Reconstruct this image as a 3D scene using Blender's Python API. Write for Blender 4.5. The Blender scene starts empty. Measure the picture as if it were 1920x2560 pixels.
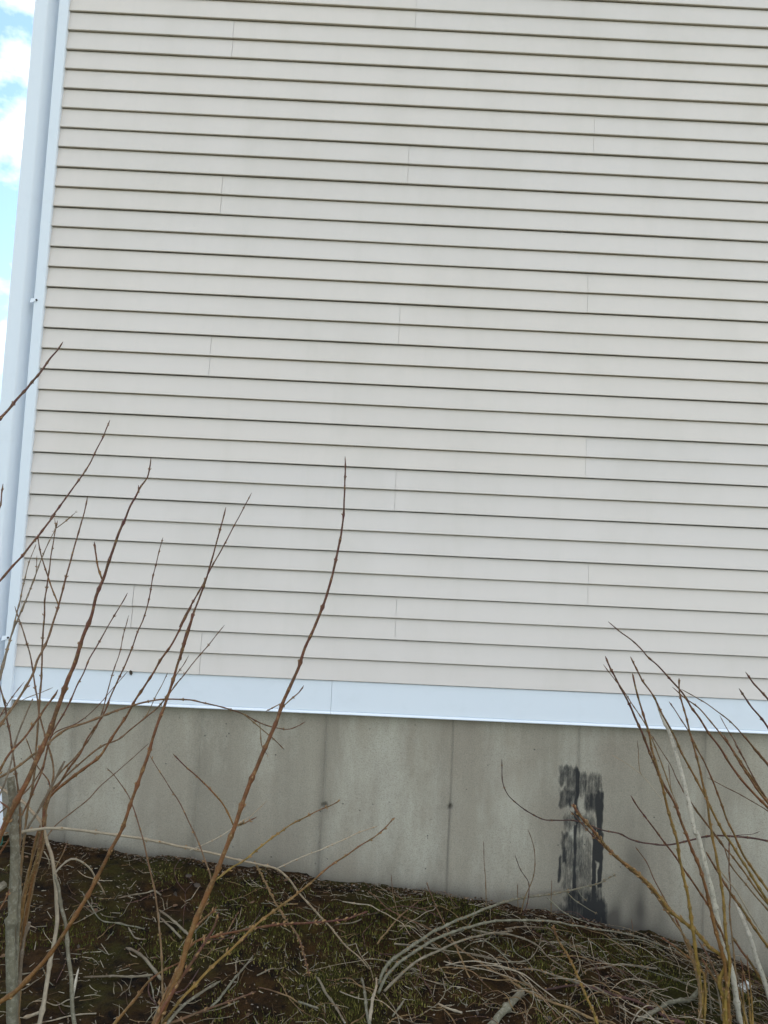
import bpy, math, random
import numpy as np
from mathutils import Vector, Matrix, noise as mn

random.seed(7)
R = random.Random(11)
scene = bpy.context.scene
COL = scene.collection
rad = math.radians

# ------------------------------------------------------------------ camera
F_PX, IMG_W, IMG_H = 1950.0, 1920, 2560
CAM = Vector((1.6692, -3.7131, 0.5054))
YAW, PITCH, ROLL = 0.00737, 0.08036, 0.04663
fw = Vector((math.sin(YAW) * math.cos(PITCH), math.cos(YAW) * math.cos(PITCH), math.sin(PITCH)))
r0 = Vector((math.cos(YAW), -math.sin(YAW), 0))
u0 = r0.cross(fw)
cr = r0 * math.cos(ROLL) + u0 * math.sin(ROLL)
cu = -r0 * math.sin(ROLL) + u0 * math.cos(ROLL)
cam_data = bpy.data.cameras.new('camera')
cam = bpy.data.objects.new('camera', cam_data)
COL.objects.link(cam)
cam.matrix_world = Matrix(((cr.x, cu.x, -fw.x, CAM.x), (cr.y, cu.y, -fw.y, CAM.y),
                           (cr.z, cu.z, -fw.z, CAM.z), (0, 0, 0, 1)))
cam_data.sensor_fit = 'VERTICAL'
cam_data.sensor_height = 36.0
cam_data.sensor_width = 27.0
cam_data.lens = 36.0 * F_PX / IMG_H
cam_data.clip_end = 2000
scene.camera = cam
scene.render.resolution_x, scene.render.resolution_y = 768, 1024

# ------------------------------------------------------------------ sky, sun, exposure
SUN_EL, SUN_AZ = rad(42), rad(35)        # the sun stands behind the house, to its right
world = bpy.data.worlds.new('World')
scene.world = world
world.use_nodes = True
nt = world.node_tree
nt.nodes.clear()
def wn(t, **kw):
    n = nt.nodes.new(t)
    for k, v in kw.items():
        setattr(n, k, v)
    return n
sky = wn('ShaderNodeTexSky', sky_type='NISHITA', sun_disc=False)
sky.sun_elevation, sky.sun_rotation = SUN_EL, SUN_AZ
sky.air_density, sky.dust_density, sky.ozone_density = 1.0, 1.0, 0.25
tc = wn('ShaderNodeTexCoord')
mp = wn('ShaderNodeMapping')
mp.inputs['Location'].default_value = (3.35, 1.2, 0.03)
mp.inputs['Scale'].default_value = (1.0, 1.0, 1.5)
n1 = wn('ShaderNodeTexNoise')
n1.inputs['Scale'].default_value = 5.6
n1.inputs['Detail'].default_value = 7
n1.inputs['Roughness'].default_value = 0.52
ramp = wn('ShaderNodeValToRGB')
ramp.color_ramp.elements[0].position = 0.45
ramp.color_ramp.elements[1].position = 0.62
mixc = wn('ShaderNodeMixRGB')
mixc.inputs['Color2'].default_value = (9.5, 9.3, 9.0, 1)
bg = wn('ShaderNodeBackground')
bg.inputs['Strength'].default_value = 0.12
wo = wn('ShaderNodeOutputWorld')
nt.links.new(tc.outputs['Generated'], mp.inputs['Vector'])
nt.links.new(mp.outputs['Vector'], n1.inputs['Vector'])
nt.links.new(n1.outputs['Fac'], ramp.inputs['Fac'])
nt.links.new(ramp.outputs['Color'], mixc.inputs['Fac'])
hue = wn('ShaderNodeMixRGB', blend_type='MULTIPLY')
hue.inputs['Fac'].default_value = 1.0
hue.inputs['Color2'].default_value = (0.90, 1.02, 1.0, 1)
nt.links.new(sky.outputs['Color'], hue.inputs['Color1'])
nt.links.new(hue.outputs['Color'], mixc.inputs['Color1'])
nt.links.new(mixc.outputs['Color'], bg.inputs['Color'])
nt.links.new(bg.outputs['Background'], wo.inputs['Surface'])

sun_data = bpy.data.lights.new('sun', 'SUN')
sun_data.energy = 3.5
sun_data.angle = rad(0.5)
sun_data.color = (1.0, 0.95, 0.87)
sun = bpy.data.objects.new('sun', sun_data)
COL.objects.link(sun)
sdir = Vector((math.sin(SUN_AZ) * math.cos(SUN_EL), math.cos(SUN_AZ) * math.cos(SUN_EL), math.sin(SUN_EL)))
sun.rotation_euler = sdir.to_track_quat('Z', 'Y').to_euler()
sun.location = (0, 8, 12)

vs = scene.view_settings
vs.view_transform = 'Standard'
vs.look = 'None'
vs.exposure = 1.33
vs.gamma = 1.0

# ------------------------------------------------------------------ helpers
def ray(px, py):
    return cr * (px - IMG_W / 2) - cu * (py - IMG_H / 2) + fw * F_PX

def at(px, py, Y):
    d = ray(px, py)
    return CAM + d * ((Y - CAM.y) / d.y)

def depth_of(p):
    return (p - CAM).dot(fw)

def mesh_obj(name, verts, faces, mat=None, parent=None, smooth=False, attrs=None, mats=None, fmat=None):
    me = bpy.data.meshes.new(name)
    if isinstance(verts, np.ndarray):
        verts = verts.tolist()
    me.from_pydata(verts, [], faces)
    if mats:
        for m in mats:
            me.materials.append(m)
        if fmat is not None:
            me.polygons.foreach_set('material_index', np.asarray(fmat, dtype=np.int32))
    elif mat:
        me.materials.append(mat)
    if attrs:
        for k, v in attrs.items():
            v = np.asarray(v, dtype=np.float32)
            if v.ndim == 1:
                a = me.attributes.new(k, 'FLOAT', 'POINT')
                a.data.foreach_set('value', v)
            else:
                a = me.attributes.new(k, 'FLOAT_COLOR', 'POINT')
                a.data.foreach_set('color', np.concatenate([v, np.ones((len(v), 1), np.float32)], 1).ravel())
    if smooth:
        me.polygons.foreach_set('use_smooth', np.ones(len(me.polygons), dtype=bool))
    me.update()
    o = bpy.data.objects.new(name, me)
    COL.objects.link(o)
    if parent:
        o.parent = parent
    return o

def tag(o, label=None, cat=None, group=None, kind=None):
    for k, v in (('label', label), ('category', cat), ('group', group), ('kind', kind)):
        if v:
            o[k] = v
    return o

def empty(name, loc, label, cat, group=None):
    o = bpy.data.objects.new(name, None)
    o.location = loc
    o.empty_display_size = 0.1
    COL.objects.link(o)
    return tag(o, label, cat, group)

class MB:
    def __init__(self):
        self.v, self.f = [], []
    def box(self, x0, x1, y0, y1, z0, z1):
        b = len(self.v)
        self.v += [(x0, y0, z0), (x1, y0, z0), (x1, y1, z0), (x0, y1, z0),
                   (x0, y0, z1), (x1, y0, z1), (x1, y1, z1), (x0, y1, z1)]
        self.f += [tuple(b + i for i in q) for q in
                   ((0, 3, 2, 1), (4, 5, 6, 7), (0, 1, 5, 4), (1, 2, 6, 5), (2, 3, 7, 6), (3, 0, 4, 7))]
        return self
    def extrude(self, rings, closed=False, caps=False):
        """rings: list of equally long point lists"""
        b = len(self.v)
        n = len(rings[0])
        for r in rings:
            self.v += [tuple(p) for p in r]
        m = n if closed else n - 1
        for i in range(len(rings) - 1):
            for j in range(m):
                j2 = (j + 1) % n
                self.f.append((b + i * n + j, b + i * n + j2, b + (i + 1) * n + j2, b + (i + 1) * n + j))
        if caps:
            self.f.append(tuple(b + j for j in reversed(range(n))))
            self.f.append(tuple(b + (len(rings) - 1) * n + j for j in range(n)))
        return self
    def build(self, name, mat, parent=None, smooth=False):
        return mesh_obj(name, self.v, self.f, mat, parent, smooth)

# ------------------------------------------------------------------ materials
class NT:
    def __init__(self, name):
        self.m = bpy.data.materials.new(name)
        self.m.use_nodes = True
        self.t = self.m.node_tree
        self.t.nodes.clear()
        self.out = self.t.nodes.new('ShaderNodeOutputMaterial')
        self.b = self.t.nodes.new('ShaderNodeBsdfPrincipled')
        self.link(self.b.outputs[0], self.out.inputs[0])
        self.tc = self.t.nodes.new('ShaderNodeTexCoord')
    def link(self, a, b):
        self.t.links.new(a, b)
    def val(self, sock, v):
        if hasattr(v, 'links') or isinstance(v, bpy.types.NodeSocket):
            self.link(v, sock)
        else:
            sock.default_value = v if not isinstance(v, tuple) or len(v) != 3 or sock.type != 'RGBA' else (*v, 1)
    def noise(self, scale, detail=4, rough=0.55, stretch=None, dist=0.0, vec=None):
        n = self.t.nodes.new('ShaderNodeTexNoise')
        n.inputs['Scale'].default_value = scale
        n.inputs['Detail'].default_value = detail
        n.inputs['Roughness'].default_value = rough
        n.inputs['Distortion'].default_value = dist
        v = vec or self.tc.outputs['Object']
        if stretch:
            mpn = self.t.nodes.new('ShaderNodeMapping')
            mpn.inputs['Scale'].default_value = stretch
            self.link(v, mpn.inputs['Vector'])
            v = mpn.outputs['Vector']
        self.link(v, n.inputs['Vector'])
        return n.outputs['Fac']
    def voro(self, scale, stretch=None):
        n = self.t.nodes.new('ShaderNodeTexVoronoi')
        n.inputs['Scale'].default_value = scale
        v = self.tc.outputs['Object']
        if stretch:
            mpn = self.t.nodes.new('ShaderNodeMapping')
            mpn.inputs['Scale'].default_value = stretch
            self.link(v, mpn.inputs['Vector'])
            v = mpn.outputs['Vector']
        self.link(v, n.inputs['Vector'])
        return n.outputs['Distance']
    def ramp(self, fac, stops):
        n = self.t.nodes.new('ShaderNodeValToRGB')
        e = n.color_ramp.elements
        while len(e) < len(stops):
            e.new(0.5)
        for el, (p, c) in zip(e, stops):
            el.position = p
            el.color = (c, c, c, 1) if not isinstance(c, tuple) else (*c, 1)
        self.link(fac, n.inputs['Fac'])
        return n.outputs['Color']
    def mix(self, fac, a, b, mode='MIX'):
        n = self.t.nodes.new('ShaderNodeMixRGB')
        n.blend_type = mode
        self.val(n.inputs['Fac'], fac)
        self.val(n.inputs['Color1'], a)
        self.val(n.inputs['Color2'], b)
        return n.outputs['Color']
    def math(self, op, a, b=0.0, c=0.0):
        n = self.t.nodes.new('ShaderNodeMath')
        n.operation = op
        self.val(n.inputs[0], a)
        self.val(n.inputs[1], b)
        return n.outputs[0]
    def attr(self, name, col=False):
        n = self.t.nodes.new('ShaderNodeAttribute')
        n.attribute_name = name
        return n.outputs['Color' if col else 'Fac']
    def bump(self, h, strength=0.3, dist=0.01):
        n = self.t.nodes.new('ShaderNodeBump')
        n.inputs['Strength'].default_value = strength
        n.inputs['Distance'].default_value = dist
        self.link(h, n.inputs['Height'])
        self.link(n.outputs[0], self.b.inputs['Normal'])
    def rand(self):
        n = self.t.nodes.new('ShaderNodeObjectInfo')
        return n.outputs['Random']
    def done(self, color, rough=0.6, spec=0.5):
        self.val(self.b.inputs['Base Color'], color)
        self.val(self.b.inputs['Roughness'], rough)
        self.b.inputs['Specular IOR Level'].default_value = spec
        return self.m

def m_siding():
    n = NT('vinyl_siding_beige')
    c = n.mix(n.noise(1.3, 3), (0.680, 0.605, 0.548), (0.745, 0.668, 0.606))
    c = n.mix(n.math('MULTIPLY', n.rand(), 0.55), c, (0.680, 0.622, 0.588))
    dirt = n.ramp(n.noise(2.2, 6, 0.65, (1.0, 1.0, 0.5)), [(0.46, 0.0), (0.76, 0.34)])
    c = n.mix(dirt, c, (0.545, 0.495, 0.425))
    run = n.ramp(n.noise(9, 6, 0.7, (1, 1, 0.06)), [(0.55, 0.0), (0.78, 0.25)])
    c = n.mix(run, c, (0.58, 0.53, 0.46))
    grain = n.noise(55, 4, 0.6, (0.12, 1, 1))
    fine = n.noise(420, 2, 0.5)
    n.bump(n.math('ADD', n.math('MULTIPLY', grain, 0.6), n.math('MULTIPLY', fine, 0.5)), 0.22, 0.002)
    return n.done(c, n.ramp(n.noise(6, 3), [(0.3, 0.38), (0.7, 0.52)]), 0.42)

def m_trim():
    n = NT('vinyl_trim_white')
    c = n.mix(n.noise(2, 4), (0.77, 0.815, 0.875), (0.80, 0.84, 0.89))
    d = n.ramp(n.noise(7, 6, 0.7), [(0.55, 0.0), (0.8, 0.22)])
    c = n.mix(d, c, (0.60, 0.64, 0.67))
    n.bump(n.noise(300, 2), 0.06, 0.002)
    return n.done(c, 0.42, 0.4)

def m_concrete():
    n = NT('foundation_concrete')
    big = n.noise(1.4, 6, 0.6)
    streak = n.noise(5.5, 6, 0.6, (1, 1, 0.10), 0.3)
    c = n.mix(n.ramp(big, [(0.3, 0.0), (0.7, 1.0)]), (0.325, 0.286, 0.220), (0.412, 0.370, 0.290))
    c = n.mix(n.ramp(streak, [(0.42, 0.0), (0.68, 0.6)]), c, (0.245, 0.215, 0.168))
    c = n.mix(n.ramp(n.noise(3.1, 5, 0.7, (1, 1, 0.25)), [(0.50, 0.0), (0.68, 0.7)]), c, (0.50, 0.47, 0.385))
    c = n.mix(n.ramp(n.noise(2.6, 5, 0.65, (1, 1, 0.6)), [(0.48, 0.0), (0.70, 0.5)]), c, (0.28, 0.235, 0.185))
    speck = n.noise(190, 4, 0.75)
    c = n.mix(n.ramp(speck, [(0.36, 0.55), (0.5, 0.0)]), c, (0.19, 0.175, 0.145))
    c = n.mix(n.ramp(speck, [(0.55, 0.0), (0.75, 0.35)]), c, (0.55, 0.53, 0.46))
    pits = n.ramp(n.voro(26), [(0.06, 1.0), (0.12, 0.0)])
    gate = n.ramp(n.noise(11, 3), [(0.56, 0.0), (0.60, 1.0)])
    pit = n.math('MULTIPLY', pits, gate)
    c = n.mix(n.math('MULTIPLY', pit, 0.8), c, (0.07, 0.066, 0.06))
    c = n.mix(n.attr('stain'), c, (0.085, 0.075, 0.062))
    tar = n.attr('tar')
    rag = n.noise(140, 6, 0.8, (1, 1, 0.3))
    tmask = n.ramp(n.math('ADD', tar, n.math('MULTIPLY', n.math('SUBTRACT', rag, 0.5), 0.85)), [(0.26, 0.0), (0.36, 0.42), (0.56, 0.80), (0.72, 1.0)])
    c = n.mix(n.math('MULTIPLY', tmask, 0.94), c, (0.016, 0.017, 0.019))
    h = n.math('SUBTRACT', n.math('ADD', n.math('MULTIPLY', speck, 0.35), n.math('MULTIPLY', n.noise(28, 5), 0.8)), n.math('MULTIPLY', pit, 1.5))
    n.bump(h, 0.5, 0.004)
    return n.done(c, 0.88, 0.3)

def m_ground():
    n = NT('mossy_soil')
    a = n.noise(2.1, 5, 0.6)
    b = n.noise(14, 6, 0.7)
    c = n.mix(n.ramp(b, [(0.35, 0.0), (0.7, 1.0)]), (0.0040, 0.0024, 0.0012), (0.062, 0.030, 0.008))
    moss = n.mix(n.noise(50, 4, 0.7), (0.006, 0.007, 0.0015), (0.060, 0.062, 0.009))
    c = n.mix(n.ramp(n.math('ADD', n.math('MULTIPLY', a, 0.7), n.math('MULTIPLY', b, 0.3)), [(0.49, 0.0), (0.62, 0.85)]), c, moss)
    sp = n.ramp(n.noise(240, 3, 0.7), [(0.62, 0.0), (0.74, 0.6)])
    c = n.mix(sp, c, (0.085, 0.06, 0.035))
    far = n.attr('far')
    c = n.mix(far, c, n.mix(n.noise(3, 6, 0.7), (0.045, 0.055, 0.018), (0.11, 0.10, 0.045)))
    n.bump(n.noise(110, 6, 0.75), 1.0, 0.012)
    return n.done(c, 0.95, 0.15)

def m_attr(name, rough=0.85, spec=0.2, bump=None):
    n = NT(name)
    c = n.attr('tint', True)
    if bump:
        n.bump(n.noise(bump, 4, 0.7), 0.6, 0.002)
    return n.done(c, rough, spec)

def m_bark(name, base, mid, tip, lent, rough=0.6, lent_amt=0.7, spec=0.4, lscale=230, dark=0.75):
    n = NT(name)
    t = n.attr('along')
    c = n.ramp(t, [(0.0, base), (0.45, mid), (0.85, tip)])
    var = n.noise(26, 4, 0.65)
    c = n.mix(n.ramp(var, [(0.36, dark), (0.58, 0.0)]), c, tuple(v * 0.33 for v in base))
    c = n.mix(n.ramp(n.noise(70, 5, 0.7), [(0.50, 0.0), (0.72, 0.6)]), c, lent)
    dots = n.ramp(n.voro(lscale), [(0.13, lent_amt), (0.2, 0.0)])
    gate = n.ramp(n.noise(60, 2), [(0.45, 0.0), (0.55, 1.0)])
    c = n.mix(n.math('MULTIPLY', dots, gate), c, lent)
    n.bump(n.noise(150, 5, 0.75), 0.9, 0.004)
    return n.done(c, rough, spec)

def m_plain(name, col, rough=0.6, spec=0.4, var=0.25, scale=30):
    n = NT(name)
    c = n.mix(n.noise(scale, 4), tuple(v * (1 - var) for v in col), tuple(v * (1 + var) for v in col))
    n.bump(n.noise(scale * 4, 3), 0.15, 0.003)
    return n.done(c, rough, spec)

M = dict(
    siding=m_siding(), trim=m_trim(), concrete=m_concrete(), ground=m_ground(),
    red=m_bark('bark_red_brown', (0.200, 0.100, 0.016), (0.160, 0.056, 0.015), (0.080, 0.018, 0.016), (0.30, 0.19, 0.07)),
    olive=m_bark('bark_olive', (0.260, 0.170, 0.026), (0.240, 0.135, 0.024), (0.13, 0.042, 0.016), (0.36, 0.26, 0.11)),
    grey=m_bark('bark_grey', (0.21, 0.172, 0.115), (0.22, 0.182, 0.122), (0.17, 0.122, 0.078), (0.40, 0.34, 0.26), 0.8, 0.5, dark=0.5),
    tan=m_bark('bark_tan', (0.24, 0.155, 0.065), (0.22, 0.130, 0.056), (0.12, 0.050, 0.028), (0.30, 0.23, 0.15), 0.75, 0.5, dark=0.6),
    pale=m_bark('bark_pale', (0.33, 0.275, 0.20), (0.38, 0.315, 0.225), (0.34, 0.25, 0.16), (0.55, 0.46, 0.33), 0.75, 0.4, dark=0.22),
    stake=m_bark('bark_peeled', (0.45, 0.41, 0.32), (0.52, 0.47, 0.37), (0.62, 0.55, 0.45), (0.10, 0.075, 0.05), 0.7, 0.95, 0.3, 75, dark=0.22),
    lichen=m_bark('bark_lichen', (0.165, 0.152, 0.100), (0.195, 0.178, 0.120), (0.17, 0.142, 0.095), (0.40, 0.38, 0.30), 0.85, 0.6, dark=0.42),
    wine=m_bark('bark_wine_red', (0.10, 0.043, 0.032), (0.095, 0.040, 0.032), (0.06, 0.028, 0.022), (0.2, 0.11, 0.08)),
    bud=m_plain('bud_scales', (0.26, 0.15, 0.06), 0.6),
    moss=m_attr('moss_leaves'), litter=m_attr('litter_bits'),
    leaf=m_plain('dead_leaf', (0.13, 0.075, 0.042), 0.75, 0.3, 0.5, 60),
    leaf_grey=m_plain('dead_leaf_grey', (0.075, 0.058, 0.045), 0.8, 0.3, 0.4, 60),
    screw=m_plain('rusty_screw', (0.035, 0.018, 0.013), 0.6),
    teal=m_plain('teal_plastic', (0.03, 0.21, 0.17), 0.5, 0.4, 0.2),
    paper=m_plain('white_scrap', (0.62, 0.62, 0.60), 0.7),
    roof=m_plain('roof_shingle', (0.07, 0.068, 0.066), 0.9, 0.2, 0.4, 12),
    drive=m_plain('pale_gravel', (0.17, 0.165, 0.155), 0.9, 0.2, 0.4, 60),
    cut=m_plain('cut_wood', (0.40, 0.37, 0.32), 0.8, 0.2, 0.25, 120),
)

# ------------------------------------------------------------------ ground
GW = [(-12, -0.80), (-0.6, -0.79), (0.095, -0.785), (0.245, -0.795), (0.387, -0.806), (0.545, -0.832), (0.716, -0.846),
      (0.894, -0.853), (1.001, -0.862), (1.187, -0.875), (1.339, -0.896), (1.468, -0.916), (1.642, -0.928),
      (1.793, -0.93), (1.968, -0.944), (2.097, -0.96), (2.211, -0.976), (2.324, -0.986), (2.545, -1.012),
      (2.72, -1.05), (2.857, -1.077), (3.054, -1.094), (3.168, -1.132), (3.282, -1.163), (3.433, -1.207),
      (3.554, -1.262), (4.2, -1.36), (12, -1.45)]
GX, GZ = np.array([g[0] for g in GW]), np.array([g[1] for g in GW])

def ground_z(x, y, rough=True):
    zw = float(np.interp(x, GX, GZ))
    d = max(0.0, -y)
    far = -1.22
    k = min(1.0, d / 5.0)
    z = zw - 0.015 * d * (1 - k)
    z = z * (1 - k) + far * k if d > 0 else z
    if y > 0.02:
        z -= 0.02 * min(1.0, (y - 0.02) * 3)
    if rough and -3 < y < 0.05 and -1.2 < x < 5.2:
        v = Vector((x, y, 0))
        edge = max(0.0, min(1.0, (y + 3) * 2)) * max(0.0, min(1.0, (x + 1.2) * 2)) * max(0.0, min(1.0, (5.2 - x) * 2))
        z += edge * (0.020 * mn.noise(v * 4.3) + 0.012 * mn.noise(v * 11.0 + Vector((5, 3, 1)))
                     + 0.007 * mn.noise(v * 30.0) + 0.004 * mn.noise(v * 75.0))
    return z

def grid_axis(lo, hi, step, far_lo, far_hi):
    a = list(np.arange(lo, hi + 1e-6, step))
    s, x = step, a[0]
    pre = []
    while x > far_lo:
        s *= 1.45
        x -= s
        pre.append(x)
    s, x = step, a[-1]
    post = []
    while x < far_hi:
        s *= 1.45
        x += s
        post.append(x)
    return np.array(pre[::-1] + a + post)

gx = grid_axis(0.0, 3.9, 0.013, -700, 700)
gy = grid_axis(-1.75, 0.05, 0.012, -700, 700)
gv = [(x, y, ground_z(x, y)) for y in gy for x in gx]
nx, ny = len(gx), len(gy)
gf = [(j * nx + i, j * nx + i + 1, (j + 1) * nx + i + 1, (j + 1) * nx + i) for j in range(ny - 1) for i in range(nx - 1)]
gfar = [min(1.0, max(0.0, (math.hypot(max(0.0, 0.1 - x, x - 4.2), max(0.0, y - 0.05, -2.0 - y)) - 0.1) / 0.7)) for x, y, z in gv]
tag(mesh_obj('ground', gv, gf, M['ground'], smooth=True, attrs={'far': gfar}), kind='structure')

def ground_hit(px, py, lift=0.0):
    d = ray(px, py).normalized()
    t, prev = 1.0, 1.0
    while t < 30:
        p = CAM + d * t
        if p.z < ground_z(p.x, p.y, False) + lift:
            a, b = prev, t
            for _ in range(14):
                m = (a + b) / 2
                q = CAM + d * m
                if q.z < ground_z(q.x, q.y) + lift:
                    b = m
                else:
                    a = m
            q = CAM + d * b
            if q.y > 0.03:           # would lie inside the foundation: stop at its foot
                q = CAM + d * ((0.0 - CAM.y) / d.y)
                q.z = max(q.z, ground_z(q.x, -0.01) + 0.005)
            return q
        prev = t
        t += 0.03
    return CAM + d * 4

# gravel strip beyond the house corner
mb = MB()
ring = []
for i in range(9):
    y = 0.35 + i * 1.2
    ring.append([(-3.6 + 0.1 * math.sin(i * 2.0), y, ground_z(-3, 5) + 0.012), (-0.42 + 0.05 * math.sin(i * 1.7), y, ground_z(-0.5, 5) + 0.012)])
mb.extrude(ring)
for q in range(len(mb.f)):
    mb.f[q] = tuple(reversed(mb.f[q]))
tag(mb.build('path', M['drive']), kind='structure')

# ------------------------------------------------------------------ house
LAP = 0.1016
ROWS = 31
XR = 7.6                        # right end of the gable wall
house = empty('house', (0, 0, -0.9), 'house wall in beige lap siding with white trim over a bare concrete foundation', 'house')
HZ = Vector((0, 0, -0.9))
def hp(o):
    """child of the house, placed in world coordinates"""
    o.parent = house
    o.location = o.location - HZ
    return o

def siding_panel(x0, x1, z0, seed, mat_parent=True):
    n = max(2, int((x1 - x0) / 0.12))
    prof = [(0.0225, 0.002), (0.0014, 0.0), (0.0, 0.0022), (0.0128, LAP - 0.0040), (0.0230, LAP - 0.0033), (0.0230, LAP + 0.002),
            (0.0014, LAP), (0.0, LAP + 0.0022), (0.0128, 2 * LAP - 0.0040), (0.0230, 2 * LAP - 0.0033)]
    NP = len(prof)
    rings = []
    sh = R.uniform(-0.0004, 0.0004)
    for i in range(n + 1):
        x = x0 + (x1 - x0) * i / n
        wy = 0.0017 * mn.noise(Vector((x * 1.3, seed * 3.1, 0))) + sh
        wz = 0.0017 * mn.noise(Vector((x * 0.9, seed * 5.7, 4)))
        rings.append([(x, y + wy * (1 if k not in (3, 4, 5, 8, 9) else 0.4), z0 + z + (wz if k in (0, 1, 2, 5, 6, 7) else 0)) for k, (y, z) in enumerate(prof)])
    m = MB()
    m.extrude(rings)
    for q in range(len(m.f)):
        m.f[q] = tuple(reversed(m.f[q]))
    return m

JOINT = {0: [0.866], 1: [0.531, 1.776], 2: [2.684], 3: [3.55], 4: [1.746], 5: [2.657], 6: [3.56], 7: [0.819], 8: [1.729],
         9: [2.645], 10: [3.56], 11: [0.823], 12: [1.737], 13: [2.656], 14: [3.56], 15: [0.829], 16: [1.74], 17: [2.65]}
for p in range(ROWS):
    js = list(JOINT.get(p, [[3.56, 0.82, 1.73, 2.65][p % 4 if p % 4 < 4 else 0]]))
    while js[-1] + 3.66 < XR - 0.4:
        js.append(js[-1] + 3.66)
    ends = [0.0] + js + [XR]
    for i in range(len(ends) - 1):
        # a hairline gap shows where two lengths meet
        a, b = ends[i] + (0.0 if i == 0 else 0.0006), ends[i + 1] - 0.0006
        m = siding_panel(a, b, p * 2 * LAP, p * 7 + i)
        if i % 2 == 0:
            m.v = [(x, y - 0.0010, z - 0.0003) for x, y, z in m.v]
        # end edge, so that the lap joint shows its thickness
        n = 10
        b0 = len(m.v)
        m.v += [(x, y + 0.0012, z) for x, y, z in m.v[:n]]
        for k in range(n - 1):
            m.f.append((k, k + 1, b0 + k + 1, b0 + k))
        b1 = len(m.v)
        e0 = b0 - n
        m.v += [(x, y + 0.0012, z) for x, y, z in m.v[e0:b0]]
        for k in range(n - 1):
            m.f.append((e0 + k + 1, e0 + k, b1 + k, b1 + k + 1))
        hp(m.build('siding_panel', M['siding']))
top_z = ROWS * 2 * LAP

# sheathing behind the siding, then unseen walls and roof added to cast shade
mb = MB().box(-0.13, XR + 0.13, 0.05, 0.10, -0.13, top_z)
hp(mb.build('sheathing', M['siding']))
side = siding_panel(0.16, 8.0, 0.0, 3)
side_v = [(-0.14 - 0.0 + y, x, z) for x, y, z in side.v]
side_mesh = None
for s, X in ((1, -0.145), (-1, XR + 0.145)):
    for p in range(ROWS):
        if side_mesh is None:
            o = mesh_obj('siding_panel', [(y, x, z) for x, y, z in side.v], [tuple(reversed(f)) for f in side.f], M['siding'])
            side_mesh = o.data
        else:
            o = bpy.data.objects.new('siding_panel', side_mesh)
            COL.objects.link(o)
        o.location = (X, 0, p * 2 * LAP)
        if s < 0:
            o.scale = (-1, 1, 1)
        hp(o)
hp(MB().box(-0.12, XR + 0.12, 8.0, 8.1, -1.6, top_z).build('back_wall', M['siding']))
mb = MB()
sec = [(-0.45, top_z - 0.12), (-0.45, top_z + 0.08), (4.05, top_z + 2.3), (8.55, top_z + 0.08), (8.55, top_z - 0.12), (4.05, top_z + 2.08)]
mb.extrude([[(-0.5, y, z) for y, z in sec], [(XR + 0.5, y, z) for y, z in sec]], closed=True, caps=True)
roof = hp(mb.build('roof', M['roof']))
o = MB().box(-0.5, XR + 0.5, -0.475, -0.452, top_z - 0.14, top_z + 0.07).build('fascia', M['trim'])
o.parent = roof
o.location = -roof.location + Vector((0, 0, 0)) - HZ
o = MB().box(-0.44, XR + 0.44, -0.44, 0.05, top_z - 0.03, top_z - 0.012).build('soffit', M['trim'])
o.parent = roof
o.location = -roof.location - HZ
for X0, nm in ((-0.14, 'gable'), (XR + 0.1, 'gable')):
    m = MB()
    tri = [(0.0, top_z + 0.01), (8.05, top_z + 0.01), (4.05, top_z + 1.95)]
    m.extrude([[(X0, y, z) for y, z in tri], [(X0 + 0.04, y, z) for y, z in tri]], closed=True, caps=True)
    hp(m.build(nm, M['siding']))

# white skirt board in two lengths, with a bead along its lower edge
SK = [(0.05, -0.002), (0.0095, -0.002), (0.0085, -0.004), (0.0080, -0.140), (0.0120, -0.1415), (0.0120, -0.1432), (0.0065, -0.1440),
      (-0.0005, -0.1515), (0.0005, -0.1550), (0.0050, -0.1560), (0.05, -0.1560)]
for x0, x1 in ((0.004, 1.4895), (1.4908, 5.1), (5.102, XR)):
    m = MB()
    k = max(2, int((x1 - x0) / 0.25))
    rings = []
    for i in range(k + 1):
        x = x0 + (x1 - x0) * i / k
        w = 0.0012 * mn.noise(Vector((x * 1.1, 9, 2)))
        rings.append([(x, y + w, z) for y, z in SK])
    m.extrude(rings, caps=True)
    hp(m.build('skirt_board', M['trim']))

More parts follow.
